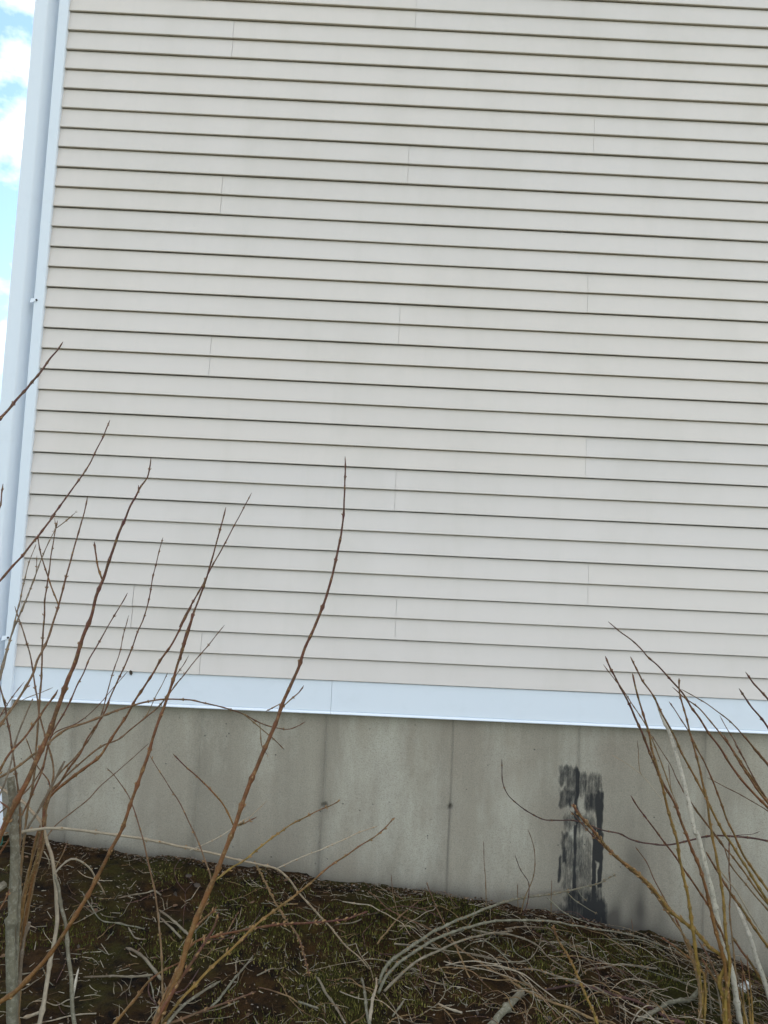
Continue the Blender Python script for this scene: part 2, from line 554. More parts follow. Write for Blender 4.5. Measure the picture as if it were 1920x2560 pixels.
# fluted white corner post
def post_profile():
    pts = [(0.004, 0.030), (0.005, -0.008), (0.002, -0.0125), (-0.041, -0.0125), (-0.0445, -0.0105), (-0.0455, 0.038), (-0.060, 0.040)]
    for k in range(1, 10):                      # channel, then a sweep out to the corner block
        a = k / 9
        pts.append((-0.060 - 0.036 * a, 0.040 - 0.070 * math.sin(a * math.pi / 2) ** 1.5))
    pts += [(-0.150, -0.0305), (-0.1565, -0.0285), (-0.159, -0.022), (-0.159, 0.05), (-0.150, 0.062), (-0.150, 0.155), (-0.135, 0.158)]
    return pts
pp = post_profile()
for mir in (0, 1):
    m = MB()
    rings = []
    for i in range(14):
        z = -0.188 + (top_z - 0.02 + 0.188) * i / 13
        w = 0.0015 * mn.noise(Vector((z * 0.8, 3, mir)))
        rings.append([((XR - x) if mir else x + w, y, z) for x, y in pp])
    m.extrude(rings)
    if not mir:
        m.f = [tuple(reversed(f)) for f in m.f]
    post = hp(m.build('corner_post', M['trim']))
    post.data.polygons.foreach_set('use_smooth', np.zeros(len(post.data.polygons), dtype=bool))
    if mir:
        continue
    for zc in (1.748, 0.128, 3.37):
        m = MB()
        m.extrude([[(-0.062, -0.004, zc - 0.011), (-0.061, -0.017, zc - 0.012), (-0.034, -0.0165, zc - 0.003), (-0.030, -0.0135, zc + 0.006)],
                   [(-0.060, -0.001, zc + 0.010), (-0.059, -0.012, zc + 0.012), (-0.034, -0.0150, zc + 0.012), (-0.030, -0.0130, zc + 0.014)]])
        m.f = [tuple(f) for f in m.f] 
        o = m.build('fastening_tab', M['trim'])
        o.parent = post
        o.location = -post.location - HZ
        m = MB()
        rings = []
        for rr, yy in ((0.0045, -0.012), (0.0045, -0.0175), (0.003, -0.019), (0.0004, -0.0195)):
            rings.append([(-0.031 + rr * math.cos(a * math.pi / 5), yy, zc + 0.004 + rr * math.sin(a * math.pi / 5)) for a in range(10)])
        m.extrude(rings, closed=True, caps=True)
        s = m.build('screw', M['screw'])
        s.parent = o
        s.location = (0, 0, 0)

# concrete foundation
SEAMS = [0.285, 0.881, 1.470, 2.069, 2.667, 3.265, 3.863, 4.461, 5.06, 5.66, 6.26, 6.86]
TIES = [(1.483, -0.582), (2.069, -0.563)]
xs = set(np.round(np.arange(-0.12, 3.95, 0.018), 4)) | set(np.round(np.arange(3.95, XR + 0.12, 0.2), 4)) | {XR + 0.12}
for s in SEAMS[:7]:
    xs |= set(np.round(np.arange(s - 0.022, s + 0.022, 0.0025), 4))
xs |= set(np.round(np.arange(2.55, 3.02, 0.0045), 4))
for tx, tz in TIES:
    xs |= set(np.round(np.arange(tx - 0.02, tx + 0.02, 0.004), 4))
xs = sorted(xs)
zs = list(np.arange(-1.62, -1.15, 0.05)) + list(np.arange(-1.15, -0.13, 0.0065)) + [-0.128]
def sbox(v, a, b, s):
    return max(0.0, min(1.0, (v - a) / s + 0.5)) * max(0.0, min(1.0, (b - v) / s + 0.5))
# brushed tar: (x0, x1, z0, z1, strength, softness)
TAR = [(2.574, 2.665, -0.44, -0.345, 0.50, 0.016), (2.60, 2.70, -0.47, -0.40, 0.46, 0.03), (2.578, 2.66, -0.545, -0.45, 0.52, 0.02),
       (2.655, 2.675, -0.62, -0.36, 0.78, 0.010), (2.67, 2.785, -0.50, -0.37, 0.44, 0.03), (2.70, 2.79, -0.56, -0.46, 0.62, 0.03),
       (2.762, 2.788, -0.70, -0.46, 0.85, 0.010), (2.60, 2.76, -0.66, -0.56, 0.42, 0.04), (2.744, 2.760, -1.02, -0.63, 1.05, 0.008),
       (2.744, 2.792, -0.78, -0.65, 0.95, 0.012), (2.772, 2.791, -0.90, -0.70, 0.92, 0.010), (2.60, 2.625, -0.80, -0.65, 0.62, 0.012),
       (2.585, 2.60, -0.88, -0.76, 0.68, 0.010), (2.60, 2.75, -0.93, -0.66, 0.40, 0.04), (2.652, 2.672, -0.92, -0.62, 0.70, 0.010),
       (2.62, 2.80, -1.08, -0.90, 0.62, 0.05), (2.70, 2.808, -1.12, -0.95, 1.0, 0.04), (2.585, 2.70, -1.06, -0.97, 0.5, 0.05)]
SMUDGE = [(2.945, -0.74, 0.055, 0.12, 0.42), (2.90, -0.97, 0.07, 0.11, 0.5), (2.985, -0.95, 0.03, 0.12, 0.5), (3.05, -1.02, 0.05, 0.07, 0.4), (2.84, -1.05, 0.08, 0.06, 0.45)]
fv, ft, fs = [], [], []
for z in zs:
    for x in xs:
        y = 0.038
        st = 0.0
        sx_w = 0.004 * mn.noise(Vector((1.5, z * 2.2, 7)))
        for i, s in enumerate(SEAMS):
            d = x - s - sx_w
            if abs(d) < 0.12:
                y += 0.0030 * math.exp(-(d / 0.0032) ** 2) * (0.6 + 0.8 * mn.noise(Vector((s, z * 6, 1))))
                y -= 0.0022 * math.exp(-((d - 0.007) / 0.004) ** 2)
                wide = (0.02, 0.03, 0.017, 0.006, 0.012, 0.012)[i] if i < 6 else 0.01
                amt = (0.2, 0.22, 0.34, 0.42, 0.25, 0.2)[i] if i < 6 else 0.2
                st += amt * math.exp(-(d / wide) ** 2) * max(0.0, 0.75 + 0.9 * mn.noise(Vector((s * 3, z * 3.5, 2))))
        y += 0.0016 * mn.noise(Vector((x * 3, z * 3, 0))) + 0.0008 * mn.noise(Vector((x * 14, z * 14, 3)))
        for tx, tz in TIES:
            q = math.hypot((x - tx) * 0.75 + 0.012 * mn.noise(Vector((x * 70, z * 70, 0))), z - tz + 0.010 * mn.noise(Vector((x * 60, z * 60, 5))))
            if q < 0.06:
                y += 0.009 * max(0.0, 1 - (q / 0.013) ** 2)
                st += 0.45 * max(0.0, 1 - (q / 0.014) ** 2) + 0.18 * math.exp(-(q / 0.03) ** 2)
        gzv = float(np.interp(x, GX, GZ))
        h = z - gzv
        st += 0.55 * math.exp(-max(0.0, h + 0.02 * mn.noise(Vector((x * 9, z * 3, 4)))) / 0.05) + 0.16 * math.exp(-max(0.0, h) / 0.2)
        st += 0.25 * max(0.0, mn.noise(Vector((x * 2.1, z * 0.5, 11)))) * (1 if x < 1.4 else 0.5)
        if 2.6 < x < 3.3:
            for a, b, c, d, k in SMUDGE:
                st += k * math.exp(-((x - a) / c) ** 2 - ((z - b) / d) ** 2) * max(0.0, 0.9 + 0.9 * mn.noise(Vector((x * 16, z * 7, 3))))
        t = 0.0
        if 2.5 < x < 3.05:
            wx = x + 0.010 * mn.noise(Vector((x * 35, z * 22, 5)))
            wz = z + 0.022 * mn.noise(Vector((x * 55, z * 9, 8)))
            for a, b, c, d, s, so in TAR:
                t = max(t, s * sbox(wx, a, b, so) * sbox(wz, c, d, so * 1.6))
            t *= 1.12 + 0.45 * mn.noise(Vector((x * 130, z * 9, 2))) + 0.35 * mn.noise(Vector((x * 40, z * 22, 6)))
        fv.append((x, y - 0.0015 * min(1.0, t), z))
        ft.append(t)
        fs.append(min(0.95, st))
n = len(xs)
ff = [(j * n + i, j * n + i + 1, (j + 1) * n + i + 1, (j + 1) * n + i) for j in range(len(zs) - 1) for i in range(n - 1)]
b0 = len(fv)
for X in (-0.12, XR + 0.12):                       # the return walls
    fv += [(X, 0.038, -1.62), (X, 8.0, -1.62), (X, 8.0, -0.128), (X, 0.038, -0.128)]
    ft += [0.0] * 4
    fs += [0.1] * 4
ff += [(b0, b0 + 3, b0 + 2, b0 + 1), (b0 + 4, b0 + 5, b0 + 6, b0 + 7)]
hp(mesh_obj('foundation', fv, ff, M['concrete'], attrs={'tar': ft, 'stain': fs}, smooth=True))

# downspout round the corner, running into a teal drain pipe
def sweep(path, sec):
    rings = []
    for i, p in enumerate(path):
        p = Vector(p)
        t = (Vector(path[min(i + 1, len(path) - 1)]) - Vector(path[max(i - 1, 0)])).normalized()
        u = Vector((0.5, 1, 0.1))
        u = (u - t * u.dot(t)).normalized()
        w = t.cross(u)
        rings.append([p + u * a + w * b for a, b in sec])
    return rings
ds = empty('downspout', (-0.02, 0.0, ground_z(-0.02, -0.03)), 'white metal downspout turning round the house corner into a teal drain pipe', 'downspout')
rect = [(-0.03, -0.04), (0.0, -0.044), (0.03, -0.04), (0.034, 0.0), (0.03, 0.04), (0.0, 0.036), (-0.03, 0.04), (-0.034, 0.0)]
m = MB().extrude(sweep([(-0.20, 0.45, top_z - 0.1), (-0.20, 0.45, -0.22), (-0.19, 0.42, -0.30), (-0.16, 0.10, -0.42), (-0.09, -0.02, -0.50), (-0.035, -0.05, -0.58), (-0.015, -0.055, -0.70), (-0.015, -0.055, -0.765)], rect), closed=True, caps=True)
o = m.build('pipe', M['trim'], ds)
o.location = -ds.location
circ = [(0.052 * math.cos(a * math.pi / 8), 0.052 * math.sin(a * math.pi / 8)) for a in range(16)]
m = MB().extrude(sweep([(-0.015, -0.055, -0.745), (-0.015, -0.055, -0.80), (-0.02, -0.055, -0.86)], circ), closed=True, caps=True)
o = m.build('drain_pipe', M['teal'], ds)
o.location = -ds.location

# ------------------------------------------------------------------ stems and twigs
VIEWS = {'O': (0, 0, 1659 / 1920), 'C2': (0, 700, 3.318), 'C3': (0, 1250, 3.318), 'C4': (0, 1850, 2.592), 'C5': (600, 1850, 2.4397),
         'C6': (1240, 1850, 2.4397), 'C7': (1350, 1500, 2.911), 'C8': (450, 1100, 2.552), 'C9': (0, 1500, 5.53), 'C10': (0, 1900, 5.53),
         'C11': (1500, 2150, 3.95), 'C12': (700, 2250, 3.318), 'C13': (1180, 2200, 3.95)}
def V(*parts):
    """pixel polyline from readings in several enlarged views: V('C3', [(x, y), ...], 'C4', [...])"""
    out = []
    for i in range(0, len(parts), 2):
        ox, oy, s = VIEWS[parts[i]]
        out += [(ox + x / s, oy + y / s) for x, y in parts[i + 1]]
    return out

def resample(pts, wid, step):
    """Catmull-Rom through 3D points with widths, roughly even steps"""
    P = [Vector(p) for p in pts]
    P = [P[0] * 2 - P[1]] + P + [P[-1] * 2 - P[-2]]
    W_ = [wid[0]] + list(wid) + [wid[-1]]
    op, ow = [], []
    for i in range(1, len(P) - 2):
        L = (P[i + 1] - P[i]).length
        k = max(1, int(L / step))
        for j in range(k):
            t = j / k
            a, b, c, d = P[i - 1], P[i], P[i + 1], P[i + 2]
            op.append(0.5 * ((2 * b) + (c - a) * t + (2 * a - 5 * b + 4 * c - d) * t * t + (3 * b - a - 3 * c + d) * t ** 3))
            ow.append(W_[i] * (1 - t) + W_[i + 1] * t)
    op.append(P[-2])
    ow.append(W_[-2])
    return op, ow

def tube(name, pts, rads, mat, parent=None, node=0.055, buds=True, seed=0, sides=6, step=0.012, crook=0.0012, bud_scale=1.0, swell=0.55, loc=None, flat_tip=False):
    """pts run from tip to base; returns the mesh object (vertices relative to loc)"""
    rr = random.Random(seed)
    P, rd = resample(pts, rads, step)
    n = len(P)
    acc = [0.0]
    for i in range(1, n):
        acc.append(acc[-1] + (P[i] - P[i - 1]).length)
    tot = acc[-1] or 1
    nodes = []
    s = rr.uniform(0.2, 0.6) * node
    while s < tot - 0.02:
        nodes.append(s)
        s += node * rr.uniform(0.5, 1.6)
    off = Vector(loc) if loc is not None else Vector((0, 0, 0))
    verts, faces, fm, along = [], [], [], []
    so = rr.uniform(0, 100)
    rmax = max(rd)
    if rmax > 0.0065:
        sides = 10
    for i in range(n):
        t = (P[min(i + 1, n - 1)] - P[max(i - 1, 0)])
        t = t.normalized() if t.length > 1e-9 else Vector((0, 0, 1))
        u = t.cross(Vector((0.3, 1, 0.2))).normalized()
        w = t.cross(u)
        k = 1.0
        for q in nodes:
            d = abs(acc[i] - q)
            if d < 0.02:
                k += swell * math.exp(-(d / 0.006) ** 2)
        jx = crook * 1.7 * mn.noise(Vector((acc[i] * 17, so, 0))) * min(1, acc[i] * 20)
        jy = crook * 1.7 * mn.noise(Vector((acc[i] * 17, so, 9))) * min(1, acc[i] * 20)
        c = P[i] + u * jx + w * jy - off
        r_ = rd[i] * k * (1 + 0.10 * mn.noise(Vector((acc[i] * 40, so, 4))))
        if i == 0 and not flat_tip:
            r_ *= 0.35
        for a in range(sides):
            an = a * 2 * math.pi / sides
            ra = r_ * (1 + (0.16 * mn.noise(Vector((math.cos(an) * 1.6, math.sin(an) * 1.6, acc[i] * 26 + so))) if sides > 6 else 0))
            verts.append(c + u * (ra * math.cos(an)) + w * (ra * math.sin(an)))
            along.append(1 - acc[i] / tot)
    for i in range(n - 1):
        for a in range(sides):
            b = (a + 1) % sides
            faces.append((i * sides + a, i * sides + b, (i + 1) * sides + b, (i + 1) * sides + a))
            fm.append(0)
    faces.append(tuple(range(sides - 1, -1, -1)))
    fm.append(1 if flat_tip else 0)
    faces.append(tuple((n - 1) * sides + a for a in range(sides)))
    fm.append(0)
    if buds:
        ph = rr.uniform(0, 3)
        for qi, q in enumerate(nodes):
            i = min(range(n), key=lambda k_: abs(acc[k_] - q))
            t = (P[max(i - 1, 0)] - P[min(i + 1, n - 1)])
            if t.length < 1e-9:
                continue
            t.normalize()
            u = t.cross(Vector((0.3, 1, 0.2))).normalized()
            w = t.cross(u)
            for sgn in (0, math.pi):
                if rr.random() < 0.25:
                    continue
                an = ph + qi * math.pi / 2 + sgn
                d = u * math.cos(an) + w * math.sin(an)
                r_ = rd[i]
                br = (0.0008 + 0.32 * r_) * bud_scale
                ln = (0.0045 + 0.7 * r_) * bud_scale * rr.uniform(0.6, 1.3)
                base = P[i] + d * (r_ * 0.85) - off
                tip = base + d * (ln * 0.55) + t * ln
                midp = base + d * (ln * 0.40) + t * (ln * 0.35)
                e = t.cross(d)
                b0 = len(verts)
                for a in range(4):
                    ang = a * math.pi / 2
                    verts.append(base + (t * math.cos(ang) + e * math.sin(ang)) * br)
                for a in range(4):
                    ang = a * math.pi / 2
                    verts.append(midp + ((t - d).normalized() * math.cos(ang) + e * math.sin(ang)) * br * 1.1)
                verts.append(tip)
                along += [0.5] * 9
                for a in range(4):
                    b = (a + 1) % 4
                    faces.append((b0 + a, b0 + b, b0 + 4 + b, b0 + 4 + a))
                    faces.append((b0 + 4 + a, b0 + 4 + b, b0 + 8))
                    fm += [1, 1]
    second = M['cut'] if flat_tip and not buds else M['bud']
    o = mesh_obj(name, [tuple(v) for v in verts], faces, None, parent, True, {'along': along}, [mat, second], fm)
    return o

SEED = [100]
def stem(parent, kind, px, wt, wb, yt, yb, base=None, name='stem', ground=False, node=0.055, buds=True, power=0.8, bs=1.0, flat=False, crook=0.0012):
    """px tip->base in photograph readings; wt, wb = widths there; yt, yb = distances from the wall (Y) at tip and base.
    ground=True: the last reading stands on the soil. base = (x, y): foot outside the picture."""
    SEED[0] += 1
    if ground:
        yb = ground_hit(*px[-1]).y
    acc = [0.0]
    for i in range(1, len(px)):
        acc.append(acc[-1] + math.hypot(px[i][0] - px[i - 1][0], px[i][1] - px[i - 1][1]))
    pts, rd = [], []
    for (x, y), a in zip(px, acc):
        s = a / acc[-1]
        p = at(x, y, yt + (yb - yt) * s)
        pts.append(p)
        rd.append(0.80 * (wt + (wb - wt) * s ** power) / 2 * depth_of(p) / F_PX)
    if base:
        d = (pts[-1] - pts[-2]).normalized()
        q, r_ = pts[-1].copy(), rd[-1]
        down = Vector((0.0, -0.12, -1.0)).normalized()
        k = 0.10 if base == 'down' else 0.16
        for i in range(80):
            d = (d * (1 - k) + down * k).normalized()
            q = q + d * 0.05
            r_ *= 1.004
            pts.append(q.copy())
            rd.append(r_)
            if q.z < ground_z(q.x, q.y) - 0.02:
                break
    elif ground:
        q = pts[-1].copy()
        q.z -= 0.03
        pts.append(q)
        rd.append(rd[-1])
    loc = parent.matrix_world.translation if parent and parent.type == 'EMPTY' else (parent['_loc'] if parent else pts[-1])
    o = tube(name, pts, rd, M[kind], None, node, buds, SEED[0], loc=loc, bud_scale=bs, flat_tip=flat, crook=crook)
    if parent:
        o.parent = parent
    return o

bpy.context.view_layer.update()
def bush(name, x, y, label, cat='shrub', group=None):
    o = empty(name, (x, y, ground_z(x, y)), label, cat, group)
    bpy.context.view_layer.update()
    return o

LB = bush('bare_shrub', 0.50, -1.72, 'leafless shrub of brown and grey canes crowding the white corner post', group='leafless shrubs by the wall')
MBU = bush('bare_shrub', 1.02, -1.62, 'leafless shrub with one tall curved reddish stem before the seamed concrete', group='leafless shrubs by the wall')
RB = bush('bare_shrub', 2.98, -0.62, 'leafless olive shrub leaning left beside the black tar patch', group='leafless shrubs by the wall')
LBB, RBB = (0.42, -1.75), (3.6, -0.55)
ROOT = lambda parent: parent.matrix_world.translation

def twig(st, kind, px, wt, wb, yt, yb, parent_root, **kw):
    """a side twig: sub-part of a stem"""
    o = stem(parent_root, kind, px, wt, wb, yt, yb, name='side_twig', **kw)
    o.parent = st
    return o

def tail(j=10):
    dx = R.uniform(-j, j)
    return [(x + dx + R.uniform(-3, 3), y) for x, y in V('C4', [(262, 640), (205, 880), (150, 1130), (118, 1400), (100, 1700), (92, 1840)])]
def rtail(j=12, x0=1000):
    dx = R.uniform(-j, j)
    return [(x + dx + R.uniform(-3, 3), y) for x, y in V('C11', [(x0, 1120), (x0 + 25, 1350), (x0 + 20, 1620)])]

# ---- left shrub
s1 = stem(LB, 'red', V('C2', [(1252, 1470), (1245, 1540), (1222, 1640), (1172, 1710), (1130, 1790), (1085, 1870), (1040, 1985)],
     'C3', [(990, 260), (920, 465), (860, 650), (800, 800), (750, 990), (690, 1130), (620, 1350), (560, 1500), (495, 1680), (440, 1830), (390, 1960)],
     'C4', [(240, 120), (170, 280), (90, 430), (0, 620)]), 3, 17, -1.12, -1.5, LBB, node=0.09, power=0.75)
twig(s1, 'red', V('C3', [(783, 345), (795, 450), (810, 550), (846, 655)]), 4.5, 5.5, -1.17, -1.22, LB)
twig(s1, 'red', V('C2', [(1148, 1700), (1150, 1730), (1150, 1765)]), 4.5, 6, -1.13, -1.135, LB, buds=False)
stem(LB, 'red', V('C2', [(523, 512), (470, 590), (390, 685), (310, 795), (180, 945), (40, 1105), (-60, 1210)]), 4, 8.5, -1.2, -1.5, LBB)
stem(LB, 'red', V('C2', [(913, 1160), (870, 1265), (740, 1530), (635, 1685), (510, 1855), (415, 1990)], 'C3', [(450, 120), (310, 310), (185, 460), (0, 670), (-80, 745)]), 3, 7, -1.0, -1.5, LBB)
s4 = stem(LB, 'tan', V('C2', [(728, 1790), (700, 1930)], 'C3', [(690, 140), (640, 300), (600, 450), (565, 580), (535, 700), (485, 870), (430, 1050), (375, 1205), (310, 1330),
     (275, 1440), (200, 1580), (120, 1700), (60, 1790), (-40, 1930)]), 3.2, 8.5, -1.1, -1.45, LBB)
twig(s4, 'red', V('C3', [(310, 285), (325, 380), (350, 490), (400, 640), (440, 760), (485, 870)]), 3, 4.5, -1.15, -1.2, LB, node=0.04)
s5 = stem(LB, 'tan', V('C3', [(478, 170), (455, 280), (425, 440), (405, 600), (390, 700), (375, 830), (365, 990), (352, 1180), (348, 1340), (340, 1500), (330, 1640), (320, 1780)],
     'C4', [(235, 60), (230, 150), (205, 330), (180, 440), (165, 560)]) + V('C4', [(140, 800), (120, 1100), (100, 1400), (90, 1840)]), 3, 9, -1.15, -1.42, 'down')
twig(s5, 'tan', V('C3', [(630, 100), (575, 150), (520, 195), (465, 232)]), 2, 3, -1.16, -1.17, LB, node=0.02)
twig(s5, 'tan', V('C3', [(452, 150), (460, 195), (462, 240)]), 2, 3, -1.16, -1.17, LB, node=0.02)
twig(s5, 'tan', V('C3', [(430, 262), (450, 255), (458, 275)]), 2, 2.5, -1.16, -1.17, LB, node=0.02)
stem(LB, 'grey', V('C3', [(470, 225), (430, 300), (380, 400), (330, 530), (290, 640), (230, 790), (185, 900), (140, 1010), (90, 1130), (40, 1300), (0, 1440), (-40, 1600)]), 2.2, 6, -1.0, -1.35, LBB, node=0.04)
stem(LB, 'grey', V('C3', [(300, 365), (240, 520), (200, 670), (170, 820), (135, 960), (95, 1120), (40, 1330), (-20, 1560)]), 2, 6, -1.0, -1.4, LBB, node=0.05)
stem(LB, 'tan', V('C3', [(306, 460), (295, 620), (240, 770), (180, 930)]), 2, 3, -1.05, -1.1, None, node=0.04)
stem(LB, 'tan', V('C3', [(122, 880), (160, 1000), (215, 1160), (245, 1270), (270, 1420), (290, 1560), (310, 1660), (330, 1780), (360, 1900)],
     'C4', [(330, 100), (345, 200), (330, 330), (290, 480)]) + tail(), 3, 9, -1.1, -1.42, 'down')
stem(LB, 'red', V('C3', [(1057, 770), (1030, 825), (930, 990), (860, 1110), (790, 1240), (740, 1320), (690, 1440), (640, 1540), (600, 1630), (540, 1750), (480, 1850), (420, 1970)],
     'C4', [(270, 200), (215, 330), (150, 470), (60, 640), (-60, 820)]), 3, 7, -1.05, -1.45, LBB)
stem(LB, 'red', V('C3', [(1352, 310), (1310, 465), (1270, 630), (1235, 830), (1190, 990), (1140, 1100), (1095, 1230), (1040, 1360), (990, 1470), (930, 1600), (870, 1750), (800, 1870), (720, 1985)],
     'C4', [(520, 90), (440, 190), (370, 300), (300, 390), (285, 500)]) + tail(), 2.6, 9, -0.95, -1.4, 'down')
stem(LB, 'tan', V('C3', [(1068, 955), (1020, 1140), (985, 1300), (950, 1390), (910, 1530), (880, 1640), (850, 1760), (800, 1880), (740, 1980)],
     'C4', [(490, 110), (410, 190), (330, 300), (280, 430)]) + tail(), 2.2, 8, -0.95, -1.4, 'down', node=0.045)
s12 = stem(LB, 'red', V('C8', [(458, 335), (345, 550), (255, 715), (190, 830), (130, 950), (70, 1055), (0, 1190)],
     'C3', [(1585, 880), (1465, 1120), (1395, 1240), (1325, 1340), (1260, 1450), (1190, 1560), (1120, 1660), (1050, 1790), (960, 1920)],
     'C4', [(650, 100), (560, 175), (460, 250), (350, 340), (290, 440)]) + tail(), 2.6, 11, -0.9, -1.42, 'down')
stem(LB, 'red', V('C8', [(293, 428), (275, 500), (240, 625), (215, 720), (190, 800), (150, 935), (85, 1110), (40, 1240), (0, 1400)],
     'C3', [(1600, 950), (1555, 1100), (1490, 1310), (1450, 1450), (1410, 1580), (1370, 1700), (1320, 1830), (1265, 1990)],
     'C4', [(960, 100), (910, 230), (855, 390), (800, 560), (730, 690), (640, 870), (550, 1040), (430, 1230), (280, 1440), (120, 1610), (0, 1700), (-120, 1760)]), 4, 14, -1.2, -1.62, LBB, node=0.07)
s19 = stem(LB, 'tan', V('C8', [(800, 1797), (740, 1830), (680, 1845), (585, 1830), (500, 1800), (400, 1745), (320, 1720), (250, 1700), (140, 1675), (70, 1660)],
     'C3', [(1440, 1650), (1300, 1660), (1190, 1680), (1070, 1715), (960, 1750), (830, 1800), (700, 1850), (560, 1900), (430, 1985)],
     'C4', [(250, 70), (130, 160), (20, 230), (-60, 270)]), 2.6, 7.5, -0.85, -1.45, LBB, node=0.04)
twig(s19, 'tan', V('C8', [(665, 1975), (610, 1920), (540, 1860), (470, 1800), (400, 1745)]), 2.4, 4, -0.9, -0.98, LB, node=0.04)
twig(s19, 'tan', V('C8', [(560, 2010), (525, 1960), (515, 1900), (508, 1805)]), 2, 2.6, -0.9, -0.93, LB, node=0.03)
stem(LB, 'tan', V('C8', [(285, 1180), (180, 1310), (70, 1440), (0, 1530)], 'C3', [(1500, 1480), (1430, 1570), (1380, 1640), (1300, 1730), (1200, 1810), (1100, 1890), (980, 1985)],
     'C4', [(650, 45), (520, 150), (400, 260), (310, 370)]) + tail(), 2.4, 8, -0.95, -1.42, 'down')
stem(LB, 'tan', V('C3', [(1568, 1285), (1520, 1370), (1460, 1460), (1400, 1590), (1330, 1700)]), 2, 3, -1.2, -1.1, None)
stem(LB, 'tan', V('C3', [(1392, 1430), (1330, 1560), (1280, 1650), (1220, 1780), (1150, 1850)]), 2, 3, -0.97, -1.02, None, node=0.04)
stem(LB, 'grey', V('C3', [(440, 1555), (330, 1600), (180, 1665), (40, 1760)]), 1.8, 3, -1.2, -1.35, LBB, buds=False)
stem(LB, 'tan', V('C3', [(205, 1505), (150, 1570), (100, 1640), (20, 1760)]), 2, 3.5, -1.3, -1.4, LBB)
stem(LB, 'olive', V('C9', [(800, 1240), (770, 1300), (740, 1340), (620, 1500), (550, 1610), (450, 1740), (320, 1920)], 'C4', [(60, 90), (0, 190), (-80, 320)]), 6, 8, -1.3, -1.5, LBB, node=0.05, bs=1.5)
stem(LB, 'grey', V('C9', [(455, 1365), (380, 1520), (310, 1690), (230, 1930)], 'C4', [(70, 150), (20, 300), (-40, 420)]), 4.5, 6.5, -1.35, -1.5, LBB, flat=True, buds=False)
s26 = stem(LB, 'tan', V('C9', [(-60, 1000), (0, 1180), (40, 1320), (75, 1480), (100, 1650), (130, 1830)], 'C4', [(90, 130), (110, 280), (125, 390), (130, 560)]) + V('C4', [(115, 900), (100, 1300), (90, 1840)]), 4, 8, -1.35, -1.45, 'down')
twig(s26, 'tan', V('C9', [(112, 1470), (70, 1400), (30, 1310)]), 3, 3.6, -1.36, -1.37, LB)
stem(LB, 'tan', V('C4', [(965, 20), (800, 170), (660, 290), (580, 375), (480, 460), (360, 555), (280, 660)]) + tail(), 1.8, 6, -0.85, -1.4, 'down', buds=False)
stem(LB, 'tan', V('C3', [(1060, 1420), (1000, 1490), (890, 1620), (780, 1740), (640, 1850), (440, 1945)], 'C4', [(290, 130), (200, 300), (60, 420), (-60, 520)]), 1.8, 5, -1.0, -1.45, LBB, buds=False)
stem(LB, 'tan', V('C2', [(25, 1690), (15, 1770), (3, 1860), (-30, 1990)]), 3.4, 5, -1.3, -1.4, LBB)
stem(LB, 'grey', V('C4', [(420, 135), (375, 220), (335, 300), (240, 470), (170, 590), (120, 700)]) + V('C4', [(105, 1000), (95, 1400), (85, 1840)]), 7, 10, -1.3, -1.45, 'down', buds=False, flat=True)
stem(LB, 'olive', V('C4', [(165, -20), (205, 90), (250, 180), (320, 280), (300, 420), (270, 560)]) + tail(), 2.6, 8, -1.2, -1.42, 'down')
# grey cut canes at the very corner
stem(LB, 'lichen', V('C10', [(140, 235), (160, 420), (185, 640), (195, 900), (200, 1200), (195, 1500), (190, 1800), (175, 2150)], 'C4', [(72, 1200), (68, 1400), (72, 1600), (78, 1840)]),
     24, 31, -1.42, -1.5, 'down', buds=False, flat=True, node=0.3)
stem(LB, 'lichen', V('C10', [(285, 650), (285, 800), (275, 1000), (255, 1300), (250, 1600)], 'C4', [(130, 900), (118, 1200), (105, 1500), (100, 1840)]), 9, 12, -1.38, -1.48, 'down', buds=False, flat=True)
t2 = stem(LB, 'pale', V('C10', [(-40, 350), (60, 420), (200, 520), (330, 590), (430, 700), (560, 850), (620, 1000), (660, 1150), (700, 1280), (740, 1480), (770, 1700)],
     'C4', [(365, 1040), (370, 1170), (350, 1320), (320, 1460), (300, 1600), (275, 1750), (258, 1840)]), 8, 14, -1.2, -1.5, 'down', buds=False, node=0.2)
twig(t2, 'lichen', V('C4', [(352, 870), (378, 960), (400, 1080), (430, 1230), (440, 1380), (460, 1520), (465, 1660), (470, 1760), (482, 1840)]), 9, 13, -1.36, -1.52, LB, base='down', buds=False, node=0.2)
twig(t2, 'pale', V('C4', [(682, 1003), (655, 950), (630, 920), (590, 840), (520, 785), (460, 770), (400, 810), (360, 860)]), 3.5, 5.5, -1.15, -1.35, LB, node=0.03)
twig(t2, 'tan', V('C4', [(440, 650), (415, 720), (385, 780), (362, 830)]), 2.4, 3.4, -1.3, -1.35, LB, buds=False)
twig(t2, 'pale', V('C10', [(670, 1505), (690, 1440), (670, 1370), (605, 1265)]), 3.5, 3.5, -1.3, -1.33, LB, buds=False)
stem(LB, 'olive', V('C4', [(290, 400), (278, 560), (232, 800), (172, 970), (140, 1130), (112, 1300), (98, 1500), (92, 1840)]), 8, 13, -1.3, -1.45, 'down', node=0.09)
stem(LB, 'grey', V('C4', [(190, 1180), (152, 1320), (132, 1500), (112, 1700), (105, 1840)]), 10, 12, -1.38, -1.45, 'down', buds=False, flat=True)
stem(LB, 'lichen', V('C10', [(70, 1715), (-40, 1790), (-150, 1900)]), 21, 23, -1.62, -1.66, LBB, buds=False, flat=True, node=0.3)
stem(LB, 'olive', V('C10', [(140, 1780), (60, 1950), (-40, 2130), (-120, 2300)]), 4, 6, -1.55, -1.6, LBB, bs=1.6)
